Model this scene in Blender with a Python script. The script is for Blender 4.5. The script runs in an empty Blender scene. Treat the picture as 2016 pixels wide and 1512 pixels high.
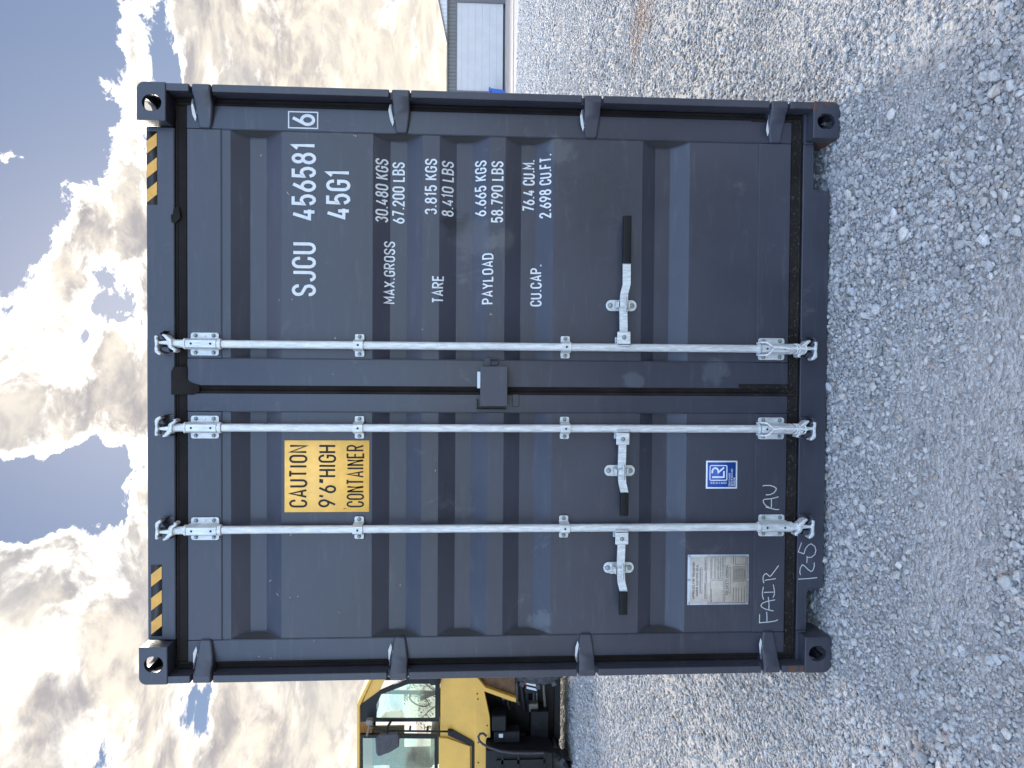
import bpy, bmesh, math, random
import numpy as np
from mathutils import Vector, Matrix
random.seed(7)
rng = np.random.default_rng(11)
R = math.radians
scene = bpy.context.scene
col = scene.collection

# ------------------------------------------------------------------ camera
cam_d = bpy.data.cameras.new("camera")
cam = bpy.data.objects.new("camera", cam_d)
col.objects.link(cam)
scene.camera = cam
cam_d.sensor_fit = 'HORIZONTAL'
cam_d.sensor_width = 36.0
cam_d.lens = 25.0
cam_d.clip_start = 0.05
cam_d.clip_end = 2000.0
yaw, pitch, roll = -0.02105444, 0.05817725, 0.00588729
fwd = Vector((math.sin(yaw) * math.cos(pitch), math.cos(yaw) * math.cos(pitch), -math.sin(pitch)))
rt = Vector((math.cos(yaw), -math.sin(yaw), 0))
up = rt.cross(fwd)
rt2 = rt * math.cos(roll) + up * math.sin(roll)
up2 = up * math.cos(roll) - rt * math.sin(roll)
# the phone was held on its side: the world's up points to the left of the picture
cx_, cy_, cz_ = -up2, rt2, -fwd
m = Matrix((cx_, cy_, cz_)).transposed().to_4x4()
m.translation = Vector((0.07806, -2.949, 1.555))
cam.matrix_world = m

# ------------------------------------------------------------------ world and sun
SUN_EL, SUN_AZ = R(27), R(3)          # azimuth measured from +Y towards +X
sun_dir = Vector((math.sin(SUN_AZ) * math.cos(SUN_EL), math.cos(SUN_AZ) * math.cos(SUN_EL), math.sin(SUN_EL)))


class NT:
    """small helper to write node trees"""
    def __init__(self, tree):
        self.t = tree
        self.n = tree.nodes
        self.l = tree.links

    def node(self, kind, ins=None, **props):
        nd = self.n.new(kind)
        for k, v in props.items():
            setattr(nd, k, v)
        for k, v in (ins or {}).items():
            self.put(nd.inputs[k], v)
        return nd

    def put(self, sock, v):
        if isinstance(v, bpy.types.NodeSocket):
            self.l.new(v, sock)
        elif isinstance(v, bpy.types.Node):
            self.l.new(v.outputs[0], sock)
        else:
            if isinstance(v, tuple) and len(v) == 3 and sock.type == 'RGBA':
                v = (*v, 1)
            sock.default_value = v

    def math(self, op, a, b=0.0, c=0.0, clamp=False):
        nd = self.node('ShaderNodeMath', {0: a, 1: b, 2: c}, operation=op)
        nd.use_clamp = clamp
        return nd.outputs[0]

    def vmath(self, op, a, b=(0, 0, 0), out=0):
        return self.node('ShaderNodeVectorMath', {0: a, 1: b}, operation=op).outputs[out]

    def mix(self, f, a, b, blend='MIX'):
        nd = self.node('ShaderNodeMix', data_type='RGBA', blend_type=blend)
        self.put(nd.inputs[0], f)
        self.put(nd.inputs[6], a)
        self.put(nd.inputs[7], b)
        return nd.outputs[2]

    def rng(self, v, a, b, c=0.0, d=1.0, smooth=True):
        nd = self.node('ShaderNodeMapRange', {0: v, 1: a, 2: b, 3: c, 4: d})
        nd.interpolation_type = 'SMOOTHSTEP' if smooth else 'LINEAR'
        return nd.outputs[0]

    def noise(self, vec, scale, detail=4, rough=0.5, dist=0.0, out=0, dim='3D'):
        nd = self.node('ShaderNodeTexNoise', noise_dimensions=dim)
        self.put(nd.inputs['Scale'], scale)
        nd.inputs['Detail'].default_value = detail
        nd.inputs['Roughness'].default_value = rough
        nd.inputs['Distortion'].default_value = dist
        if vec is not None:
            self.put(nd.inputs['Vector'], vec)
        return nd.outputs[out]


world = bpy.data.worlds.new("World")
scene.world = world
world.use_nodes = True
w = NT(world.node_tree)
w.n.clear()
w_out = w.node('ShaderNodeOutputWorld')
bg = w.node('ShaderNodeBackground')
bg.inputs['Strength'].default_value = 0.15
w.l.new(bg.outputs[0], w_out.inputs[0])
sky = w.node('ShaderNodeTexSky', sky_type='NISHITA')
sky.sun_disc = False
sky.sun_elevation = SUN_EL
sky.sun_rotation = SUN_AZ
sky.altitude = 100
sky.air_density = 1.0
sky.dust_density = 0.5
sky.ozone_density = 1.5
tc = w.node('ShaderNodeTexCoord')
d = w.vmath('NORMALIZE', tc.outputs['Generated'])
sep = w.node('ShaderNodeSeparateXYZ', {0: d})
den = w.math('MAXIMUM', w.math('ADD', sep.outputs[2], 0.34), 0.10)
comb = w.node('ShaderNodeCombineXYZ', {0: w.math('DIVIDE', sep.outputs[0], den), 1: w.math('DIVIDE', sep.outputs[1], den), 2: 3.7})
P = comb.outputs[0]
warp = w.noise(P, 3.2, 3, 0.5, out=1)
Pw = w.vmath('ADD', P, w.vmath('SCALE', w.vmath('SUBTRACT', warp, (0.5, 0.5, 0.5))))
Pw.node.inputs[1].links[0].from_node.inputs['Scale'].default_value = 0.20
big = w.noise(Pw, 3.4, 2, 0.5)
det = w.noise(Pw, 9.0, 10, 0.64)
dens = w.math('ADD', w.math('MULTIPLY', big, 0.50), w.math('MULTIPLY', det, 0.50))


def bump(direction, width, amount):
    dt = w.vmath('DOT_PRODUCT', d, tuple(Vector(direction).normalized()), out=1)
    return w.rng(dt, math.cos(width), 1.0, 0.0, amount)


# gaps of blue sky and banks of cloud where the photograph has them
for dr, wd, am in (((0.361, 0.795, 0.490), 0.18, -0.145), ((0.45, 0.70, 0.55), 0.25, -0.10), ((0.266, 0.822, 0.505), 0.12, -0.12), ((0.174, 0.842, 0.510), 0.065, -0.12), ((0.121, 0.846, 0.52), 0.05, -0.13),
                   ((0.025, 0.885, 0.465), 0.028, -0.16), ((-0.135, 0.873, 0.468), 0.045, -0.11), ((-0.17, 0.846, 0.505), 0.05, -0.11), ((-0.133, 0.84, 0.526), 0.045, -0.09),
                   ((-0.123, 0.889, 0.441), 0.03, -0.12), ((0.344, 0.866, 0.364), 0.035, -0.09), ((-0.404, 0.864, 0.3), 0.06, -0.065), ((-0.293, 0.852, 0.435), 0.02, -0.08),
                   ((-0.029, 0.899, 0.436), 0.09, 0.11), ((0.0, 0.867, 0.499), 0.08, 0.09), ((-0.077, 0.859, 0.506), 0.05, 0.08), ((0.183, 0.881, 0.436), 0.08, 0.08), ((0.096, 0.87, 0.483), 0.05, 0.06),
                   ((-0.309, 0.838, 0.45), 0.16, 0.08), ((0.389, 0.886, 0.252), 0.25, 0.08), ((0.412, 0.891, 0.192), 0.15, 0.05), ((-0.422, 0.878, 0.226), 0.2, 0.08), ((-0.296, 0.808, 0.51), 0.12, 0.07),
                   ((0.0, -1.0, 0.75), 1.5, -0.10)):  # out of view: cloud thinned behind the camera for bluer light
    dens = w.math('ADD', dens, bump(dr, wd, am))
THR = 0.45
cover = w.rng(dens, THR - 0.012, THR + 0.022)
thick = w.rng(dens, THR + 0.0, THR + 0.085)
sun_dot = w.vmath('DOT_PRODUCT', d, tuple(sun_dir), out=1)
near_sun = w.rng(sun_dot, 0.86, 0.998)
# thin places let the hidden sun through
glow = w.noise(Pw, 5.0, 6, 0.62)
glow = w.math('MULTIPLY', w.rng(glow, 0.51, 0.66), w.rng(sun_dot, 0.80, 0.99, 0.55, 1.0))
thick2 = w.math('MULTIPLY', thick, w.math('SUBTRACT', 1.0, glow))
shade = w.noise(w.vmath('ADD', Pw, (3.1, 1.7, 0.0)), 11.0, 8, 0.62)
shade2 = w.noise(w.vmath('ADD', Pw, (7.1, 4.7, 0.0)), 3.6, 3, 0.5)
body = w.mix(w.rng(shade, 0.36, 0.64), (0.45, 0.42, 0.43), (0.98, 0.89, 0.76))
body = w.mix(w.rng(shade2, 0.38, 0.66), body, w.mix(0.5, body, (0.50, 0.50, 0.52)))
edge = w.mix(near_sun, (1.15, 1.08, 0.98), (2.2, 2.1, 1.9))
body = w.mix(w.math('MULTIPLY', w.rng(sep.outputs[2], 0.30, 0.05), w.rng(sun_dot, 0.6, 0.95)), body, w.mix(0.55, body, (1.15, 1.04, 0.84)))
cloud = w.mix(thick2, edge, body)
cloud = w.vmath('SCALE', cloud)
cloud.node.inputs['Scale'].default_value = 1.55
cloud_b = w.vmath('SCALE', cloud)
w.put(cloud_b.node.inputs['Scale'], w.rng(sun_dot, -0.1, 0.75, 3.1, 1.0))      # out-of-view clouds away from the sun brightened to light the yard
cloud_b = w.mix(w.rng(sun_dot, -0.1, 0.8, 1.0, 0.0), cloud_b, w.vmath('MULTIPLY', cloud_b, (0.98, 1.0, 1.06)))
skyc = w.vmath('SCALE', sky.outputs[0])
w.put(skyc.node.inputs['Scale'], w.rng(sun_dot, 0.35, 0.93, 1.25, 0.105))  # open sky raised away from the sun as fill light, cut near it
skyc = w.mix(w.rng(sun_dot, 0.35, 0.90, 0.0, 0.5), skyc, (0.31, 0.44, 0.77))
final = w.mix(cover, skyc, cloud_b)
# unseen low sky behind the camera dimmed, to weaken its reflection in the doors
low = w.math('MAXIMUM', w.rng(sep.outputs[2], 0.0, 0.42, 0.38, 1.0), w.rng(sun_dot, 0.15, 0.7))
final = w.vmath('SCALE', final)
w.put(final.node.inputs['Scale'], low)
w.put(bg.inputs[0], final)

sun_d = bpy.data.lights.new("sun", 'SUN')
sun_o = bpy.data.objects.new("sun", sun_d)
col.objects.link(sun_o)
sun_d.energy = 1.6
sun_d.angle = R(18)
sun_d.color = (1.0, 0.93, 0.82)
sun_o.rotation_euler = (-sun_dir).to_track_quat('-Z', 'Y').to_euler()
sun_o.location = (0, 20, 20)

vs = scene.view_settings
scene.display_settings.display_device = 'sRGB'
vs.view_transform = 'Standard'
vs.look = 'None'
vs.exposure = 2.32
vs.gamma = 1.0
vs.use_curve_mapping = False


# ------------------------------------------------------------------ materials
def new_mat(name):
    mt = bpy.data.materials.new(name)
    mt.use_nodes = True
    t = NT(mt.node_tree)
    b = t.n['Principled BSDF']
    return mt, t, b


def simple(name, colr, rough=0.6, metal=0.0, var=0.12, scale=30.0, bump_s=0.0, bump_scale=200.0, dirt=None, dirt_amt=0.0, spec=0.5):
    mt, t, b = new_mat(name)
    geo = t.node('ShaderNodeNewGeometry').outputs['Position']
    n = t.noise(geo, scale, 5, 0.6)
    lo = tuple(c * (1 - var) for c in colr)
    hi = tuple(min(1, c * (1 + var)) for c in colr)
    c = t.mix(t.rng(n, 0.3, 0.7), lo, hi)
    if dirt:
        n2 = t.noise(geo, scale * 0.35, 8, 0.7)
        c = t.mix(t.math('MULTIPLY', t.rng(n2, 0.5, 0.72), dirt_amt), c, dirt)
    t.put(b.inputs['Base Color'], c)
    t.put(b.inputs['Roughness'], t.rng(n, 0.2, 0.8, rough - 0.07, rough + 0.07))
    b.inputs['Metallic'].default_value = metal
    b.inputs['Specular IOR Level'].default_value = spec
    if bump_s:
        bn = t.node('ShaderNodeBump', {'Height': t.noise(geo, bump_scale, 3, 0.6)})
        bn.inputs['Strength'].default_value = bump_s
        bn.inputs['Distance'].default_value = 0.002
        t.put(b.inputs['Normal'], bn)
    return mt


def paint_mat(name, base, rust_spots=(), dust=0.10):
    mt, t, b = new_mat(name)
    geo = t.node('ShaderNodeNewGeometry').outputs['Position']
    n1 = t.noise(geo, 1.6, 5, 0.6)
    n2 = t.noise(geo, 420.0, 2, 0.6)
    c = t.mix(t.rng(n1, 0.3, 0.7), tuple(x * 0.86 for x in base), tuple(x * 1.15 for x in base))
    # long faint wipe marks and dust
    st = t.node('ShaderNodeMapping', {'Vector': geo, 'Scale': (3.0, 3.0, 26.0)})
    n3 = t.noise(st.outputs[0], 1.6, 7, 0.72)
    c = t.mix(t.math('MULTIPLY', t.rng(n3, 0.52, 0.78), dust * 1.6), c, (0.17, 0.17, 0.17))
    n4 = t.noise(geo, 5.5, 10, 0.74, 0.6)
    c = t.mix(t.math('MULTIPLY', t.rng(n4, 0.60, 0.72), dust * 1.8), c, (0.20, 0.20, 0.20))
    # scuffs: thin light scratches
    sc = t.node('ShaderNodeMapping', {'Vector': geo, 'Scale': (6.0, 6.0, 60.0), 'Rotation': (0.0, 0.25, 0.0)})
    n5 = t.noise(sc.outputs[0], 2.3, 8, 0.8)
    n6 = t.noise(geo, 1.3, 2, 0.5)
    scr = t.math('MULTIPLY', t.rng(n5, 0.665, 0.70), t.rng(n6, 0.56, 0.66))
    c = t.mix(t.math('MULTIPLY', scr, 0.55), c, (0.30, 0.32, 0.34))
    for (px, py, pz), rad, cc, amt in (((0.70, 0.08, 1.615), 0.11, (0.012, 0.013, 0.017), 0.75), ((0.63, 0.09, 1.53), 0.16, (0.10, 0.10, 0.105), 0.30), ((0.62, 0.07, 1.43), 0.09, (0.11, 0.11, 0.11), 0.35),
                                       ((0.80, 0.06, 1.02), 0.24, (0.018, 0.020, 0.026), 0.45), ((0.03, 0.058, 0.86), 0.07, (0.075, 0.085, 0.105), 0.55), ((-1.0, 0.08, 1.24), 0.09, (0.10, 0.11, 0.12), 0.5),
                                       ((1.0, 0.06, 1.19), 0.10, (0.10, 0.105, 0.11), 0.4), ((0.07, 0.058, 0.50), 0.10, (0.09, 0.10, 0.115), 0.4)):
        dist = t.vmath('DISTANCE', geo, (px, py, pz), out=1)
        nn_ = t.noise(geo, 14.0, 7, 0.7, 0.4)
        msk = t.math('MULTIPLY', t.rng(t.math('ADD', t.rng(dist, rad, 0.0, 0.0, 0.45, smooth=False), nn_), 0.62, 0.80), t.rng(dist, rad, rad * 0.6))
        c = t.mix(t.math('MULTIPLY', msk, amt), c, cc)
    rustmask = None
    for (px, py, pz, rad) in rust_spots:
        dist = t.vmath('DISTANCE', geo, (px, py, pz), out=1)
        r_ = t.rng(dist, rad, rad * 0.25)
        rustmask = r_ if rustmask is None else t.math('MAXIMUM', rustmask, r_)
    if rustmask is not None:
        rn = t.noise(geo, 45.0, 7, 0.75)
        rm = t.math('MULTIPLY', t.rng(t.math('ADD', t.math('MULTIPLY', rustmask, 0.30), rn), 0.70, 0.80), 0.85)
        rc = t.mix(t.noise(geo, 160.0, 4, 0.6), (0.045, 0.018, 0.009), (0.17, 0.062, 0.022))
        c = t.mix(rm, c, rc)
    t.put(b.inputs['Base Color'], c)
    t.put(b.inputs['Roughness'], t.rng(n1, 0.2, 0.8, 0.30, 0.42))
    b.inputs['Specular IOR Level'].default_value = 0.42
    h = t.math('ADD', t.math('MULTIPLY', n2, 0.35), t.math('MULTIPLY', t.noise(geo, 9.0, 3, 0.5), 1.0))
    bn = t.node('ShaderNodeBump', {'Height': h})
    bn.inputs['Strength'].default_value = 0.35
    bn.inputs['Distance'].default_value = 0.0015
    t.put(b.inputs['Normal'], bn)
    return mt


BASE = (0.033, 0.0345, 0.048)
M = {}
M['paint'] = paint_mat("container_paint", BASE)
M['paint_rust'] = paint_mat("container_paint_rusty", BASE, ((1.195, 0.0, 0.112, 0.026), (1.218, 0.0, 0.03, 0.030), (1.215, 0.0, 0.06, 0.022), (1.06, 0.1, 0.03, 0.10)))
M['paint_rust_l'] = paint_mat("container_post_paint", BASE, ((-1.20, 0.0, 0.165, 0.035), (-1.2, 0.0, 0.125, 0.02)))


def gasket_mat():
    mt, t, b = new_mat("rubber_gasket")
    geo = t.node('ShaderNodeNewGeometry').outputs['Position']
    st = t.node('ShaderNodeMapping', {'Vector': geo, 'Scale': (1.0, 1.0, 1.0)})
    n = t.noise(st.outputs[0], 6.0, 5, 0.6)
    c = t.mix(t.rng(n, 0.3, 0.7), (0.0075, 0.006, 0.0055), (0.016, 0.013, 0.012))
    z = t.node('ShaderNodeSeparateXYZ', {0: geo}).outputs[2]
    # grit thrown up from the yard sticks to the low part of the rubber
    gn = t.noise(geo, 95.0, 6, 0.75)
    grit = t.math('MULTIPLY', t.rng(gn, 0.56, 0.68), t.rng(z, 0.55, 0.12))
    c = t.mix(t.math('MULTIPLY', grit, 0.6), c, (0.16, 0.15, 0.14))
    t.put(b.inputs['Base Color'], c)
    b.inputs['Roughness'].default_value = 0.75
    b.inputs['Specular IOR Level'].default_value = 0.15
    bn = t.node('ShaderNodeBump', {'Height': gn})
    bn.inputs['Strength'].default_value = 0.4
    bn.inputs['Distance'].default_value = 0.003
    t.put(b.inputs['Normal'], bn)
    return mt


M['rubber'] = gasket_mat()


def galv_mat():
    mt, t, b = new_mat("galvanised_steel")
    geo = t.node('ShaderNodeNewGeometry').outputs['Position']
    st = t.node('ShaderNodeMapping', {'Vector': geo, 'Scale': (90.0, 90.0, 14.0)})
    n = t.noise(st.outputs[0], 1.5, 6, 0.7)
    n2 = t.noise(geo, 240.0, 3, 0.6)
    c = t.mix(t.rng(n, 0.3, 0.72), (0.38, 0.39, 0.395), (0.62, 0.635, 0.64))
    c = t.mix(t.math('MULTIPLY', t.rng(n2, 0.60, 0.74), 0.5), c, (0.26, 0.28, 0.29))
    t.put(b.inputs['Base Color'], c)
    b.inputs['Metallic'].default_value = 0.35
    t.put(b.inputs['Roughness'], t.rng(n, 0.2, 0.8, 0.36, 0.56))
    bn = t.node('ShaderNodeBump', {'Height': n})
    bn.inputs['Strength'].default_value = 0.25
    bn.inputs['Distance'].default_value = 0.0015
    t.put(b.inputs['Normal'], bn)
    return mt


M['galv'] = galv_mat()
M['bolt'] = simple("dull_zinc_bolt", (0.22, 0.24, 0.23), 0.5, 0.6, 0.3, 300)
M['hole'] = simple("dark_hole", (0.01, 0.01, 0.012), 0.8)
M['grip'] = simple("black_rubber_grip", (0.006, 0.006, 0.007), 0.55, spec=0.2, var=0.3, scale=80, bump_s=0.4, bump_scale=500)
M['white'] = simple("white_stencil_paint", (0.52, 0.53, 0.54), 0.5, var=0.06, scale=60, dirt=(0.35, 0.37, 0.4), dirt_amt=0.35)
M['chalk'] = simple("white_chalk_line", (0.38, 0.39, 0.40), 0.9, var=0.2, scale=300)
M['yellow'] = simple("yellow_reflective_sheet", (0.80, 0.44, 0.085), 0.42, var=0.07, scale=25, dirt=(0.5, 0.27, 0.06), dirt_amt=0.25)
M['black'] = simple("black_print", (0.012, 0.010, 0.011), 0.55, spec=0.25, var=0.2)
M['blue_st'] = simple("blue_sticker", (0.012, 0.055, 0.27), 0.35, var=0.05)
M['white_st'] = simple("white_sticker_print", (0.55, 0.57, 0.60), 0.4, var=0.03)
M['plate'] = simple("etched_data_plate", (0.42, 0.365, 0.31), 0.6, 0.0, 0.10, 60, dirt=(0.33, 0.28, 0.24), dirt_amt=0.4)
M['plate_ink'] = simple("plate_ink", (0.02, 0.018, 0.018), 0.6)
M['plate_rim'] = simple("plate_rim", (0.34, 0.36, 0.39), 0.45, 0.4)
M['hazblack'] = simple("hazard_black", (0.009, 0.009, 0.010), 0.5)
M['hazyellow'] = simple("hazard_yellow", (0.58, 0.29, 0.035), 0.45, var=0.1)
M['rope'] = simple("white_nylon_rope", (0.55, 0.55, 0.54), 0.8, var=0.15, scale=400)
M['mud'] = simple("dried_mud", (0.26, 0.21, 0.18), 0.9, var=0.5, scale=300)
M['under'] = simple("dark_underside_and_gap_shade", (0.02, 0.02, 0.022), 0.8)  # also painted on the door scoops as the shade of a gap
M['mach'] = simple("machine_yellow_paint", (0.60, 0.335, 0.055), 0.42, var=0.06, scale=3, dirt=(0.26, 0.19, 0.09), dirt_amt=0.4)
M['mblack'] = simple("machine_black_steel", (0.007, 0.007, 0.009), 0.5, spec=0.25, var=0.35, scale=9, dirt=(0.025, 0.023, 0.022), dirt_amt=0.6, bump_s=0.3, bump_scale=60)
M['mgrey'] = simple("machine_dusty_grey", (0.045, 0.043, 0.048), 0.75, var=0.3, scale=20)
M['mrust'] = simple("rusty_panel", (0.11, 0.055, 0.022), 0.75, var=0.35, scale=14, dirt=(0.05, 0.03, 0.02), dirt_amt=0.7)
M['mhose'] = simple("hydraulic_hose", (0.022, 0.022, 0.024), 0.5, var=0.3, scale=40)
M['mpipe'] = simple("dusty_pipe", (0.14, 0.125, 0.11), 0.5, 0.3, var=0.3, scale=30)
M['tyre'] = simple("dusty_tyre", (0.045, 0.045, 0.05), 0.85, var=0.5, scale=16, dirt=(0.16, 0.15, 0.15), dirt_amt=0.7, bump_s=0.5, bump_scale=60)
M['red'] = simple("red_lens", (0.5, 0.03, 0.02), 0.3)
M['seat'] = simple("seat_fabric", (0.08, 0.11, 0.10), 0.8, var=0.3)
M['cabin'] = simple("cabin_lining", (0.11, 0.13, 0.13), 0.7)


def glass_mat():
    mt, t, b = new_mat("tinted_cab_glass")
    g = t.node('ShaderNodeBsdfGlossy')
    g.inputs['Roughness'].default_value = 0.03
    g.inputs['Color'].default_value = (0.9, 0.95, 0.95, 1)
    tr = t.node('ShaderNodeBsdfTransparent')
    tr.inputs['Color'].default_value = (0.78, 0.86, 0.82, 1)
    f = t.node('ShaderNodeFresnel')
    f.inputs['IOR'].default_value = 1.7
    mx = t.node('ShaderNodeMixShader')
    t.put(mx.inputs[0], f)
    t.l.new(tr.outputs[0], mx.inputs[1])
    t.l.new(g.outputs[0], mx.inputs[2])
    t.n.remove(b)
    t.l.new(mx.outputs[0], t.n['Material Output'].inputs[0])
    return mt


M['glass'] = glass_mat()
M['wall'] = simple("grey_cladding", (0.15, 0.145, 0.14), 0.6, var=0.08)
M['wall_light'] = simple("pale_cladding", (0.62, 0.60, 0.60), 0.5, var=0.05)
M['trim'] = simple("dark_trim", (0.12, 0.115, 0.12), 0.6)
M['door_white'] = simple("white_shutter_door", (0.50, 0.47, 0.46), 0.5, var=0.04, scale=2)
M['bin'] = simple("blue_plastic_bin", (0.02, 0.09, 0.42), 0.4)
M['concrete'] = simple("pale_concrete", (0.38, 0.335, 0.30), 0.8, var=0.12, scale=2.5, dirt=(0.27, 0.25, 0.23), dirt_amt=0.5)
M['bark'] = simple("tree_bark", (0.12, 0.09, 0.07), 0.9, var=0.3)
M['leaf'] = simple("tree_leaf", (0.06, 0.10, 0.03), 0.6, var=0.4)


# ------------------------------------------------------------------ mesh helpers
class MB:
    def __init__(self):
        self.V, self.F, self.I = [], [], []

    def raw(self, verts, faces, mi=0):
        o = len(self.V)
        self.V += [tuple(v) for v in verts]
        self.F += [tuple(i + o for i in f) for f in faces]
        self.I += [mi] * len(faces)
        return self

    def from_bm(self, bm, mi=0):
        bm.verts.index_update()
        self.raw([v.co[:] for v in bm.verts], [[v.index for v in f.verts] for f in bm.faces], mi)
        bm.free()
        return self

    def box(self, x0, x1, y0, y1, z0, z1, bev=0.0, mi=0, seg=1, mat=None):
        if x0 > x1: x0, x1 = x1, x0
        if y0 > y1: y0, y1 = y1, y0
        if z0 > z1: z0, z1 = z1, z0
        bm = bmesh.new()
        bmesh.ops.create_cube(bm, size=1.0)
        for v in bm.verts:
            v.co = Vector((x0 + (v.co.x + .5) * (x1 - x0), y0 + (v.co.y + .5) * (y1 - y0), z0 + (v.co.z + .5) * (z1 - z0)))
        if bev:
            bmesh.ops.bevel(bm, geom=list(bm.edges), offset=bev, segments=seg, affect='EDGES', profile=0.6)
        if mat is not None:
            bmesh.ops.transform(bm, matrix=mat, verts=bm.verts)
        return self.from_bm(bm, mi)

    def prism(self, pts, y0, y1, bev=0.0, mi=0, seg=1):
        """outline in (x, z), thickness along y"""
        bm = bmesh.new()
        a = [bm.verts.new((p[0], y0, p[1])) for p in pts]
        f = bm.faces.new(a)
        ex = bmesh.ops.extrude_face_region(bm, geom=[f])
        for g in ex['geom']:
            if isinstance(g, bmesh.types.BMVert):
                g.co.y = y1
        bmesh.ops.recalc_face_normals(bm, faces=bm.faces)
        if bev:
            ed = [e for e in bm.edges if all(abs(v.co.y - y0) < 1e-6 for v in e.verts)]
            bmesh.ops.bevel(bm, geom=ed, offset=bev, segments=seg, affect='EDGES', profile=0.6)
        return self.from_bm(bm, mi)

    def ring(self, outer, inner, y0, y1, mi=0):
        n = len(outer)
        V = [(p[0], y0, p[1]) for p in outer] + [(p[0], y0, p[1]) for p in inner] + [(p[0], y1, p[1]) for p in outer] + [(p[0], y1, p[1]) for p in inner]
        F = []
        for i in range(n):
            j = (i + 1) % n
            F += [(i, j, n + j, n + i), (2 * n + i, 3 * n + i, 3 * n + j, 2 * n + j), (i, 2 * n + i, 2 * n + j, j), (n + i, n + j, 3 * n + j, 3 * n + i)]
        return self.raw(V, F, mi)

    def tube(self, pts, r, seg=12, mi=0, caps=True):
        pts = [Vector(p) for p in pts]
        rs = r if isinstance(r, (list, tuple)) else [r] * len(pts)
        V, F = [], []
        nrm = None
        for i, p in enumerate(pts):
            t = (pts[min(i + 1, len(pts) - 1)] - pts[max(i - 1, 0)])
            t = t.normalized() if t.length > 1e-9 else Vector((0, 0, 1))
            if nrm is None:
                nrm = t.cross(Vector((0, 1, 0)))
                if nrm.length < 0.1:
                    nrm = t.cross(Vector((1, 0, 0)))
            nrm = (nrm - t * nrm.dot(t)).normalized()
            b = t.cross(nrm)
            for k in range(seg):
                a = 2 * math.pi * k / seg
                V.append(p + (nrm * math.cos(a) + b * math.sin(a)) * rs[i])
        for i in range(len(pts) - 1):
            for k in range(seg):
                k2 = (k + 1) % seg
                F.append((i * seg + k, i * seg + k2, (i + 1) * seg + k2, (i + 1) * seg + k))
        if caps:
            F.append(tuple(range(seg))[::-1])
            F.append(tuple((len(pts) - 1) * seg + k for k in range(seg)))
        return self.raw(V, F, mi)

    def loft(self, stations, mi=0):
        n = len(stations[0])
        V = [p for s in stations for p in s]
        F = []
        for i in range(len(stations) - 1):
            for k in range(n):
                k2 = (k + 1) % n
                F.append((i * n + k, i * n + k2, (i + 1) * n + k2, (i + 1) * n + k))
        F.append(tuple(range(n))[::-1])
        F.append(tuple((len(stations) - 1) * n + k for k in range(n)))
        return self.raw(V, F, mi)

    def build(self, name, mats, parent=None, angle=32, loc=None, recalc=True, data_only=False):
        me = bpy.data.meshes.new(name)
        bm = bmesh.new()
        vs_ = [bm.verts.new(v) for v in self.V]
        for f, i in zip(self.F, self.I):
            try:
                fc = bm.faces.new([vs_[k] for k in f])
                fc.material_index = i
                fc.smooth = True
            except ValueError:
                pass
        if recalc:
            bmesh.ops.recalc_face_normals(bm, faces=bm.faces)
        for e in bm.edges:
            e.smooth = len(e.link_faces) == 2 and e.calc_face_angle(3.2) < R(angle)
        bm.to_mesh(me)
        bm.free()
        for mt in (mats if isinstance(mats, (list, tuple)) else [mats]):
            me.materials.append(mt)
        if data_only:
            return me
        return link(name, me, parent, loc)


def link(name, me, parent=None, loc=None):
    o = bpy.data.objects.new(name, me)
    col.objects.link(o)
    if parent is not None:
        o.parent = parent
    if loc is not None:
        o.location = loc
    return o


def empty(name, label, cat, loc=(0, 0, 0), group=None):
    o = bpy.data.objects.new(name, None)
    col.objects.link(o)
    o.empty_display_size = 0.3
    o.location = loc
    tag(o, label, cat, group)
    return o


def tag(o, label=None, cat=None, group=None, kind=None):
    if label: o['label'] = label
    if cat: o['category'] = cat
    if group: o['group'] = group
    if kind: o['kind'] = kind
    return o


def each(name, mbs, mats, parent, fn=None, **kw):
    out = []
    for q in mbs:
        if fn:
            out.append(fn(name, q, mats, parent, **kw))
        else:
            out.append(q.build(name, mats, parent, **kw))
    return out


# ------------------------------------------------------------------ stroke lettering
def arc(cx, cy, rx, ry, a0, a1, n=9):
    return [(cx + rx * math.cos(R(a0 + (a1 - a0) * i / n)), cy + ry * math.sin(R(a0 + (a1 - a0) * i / n))) for i in range(n + 1)]


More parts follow.
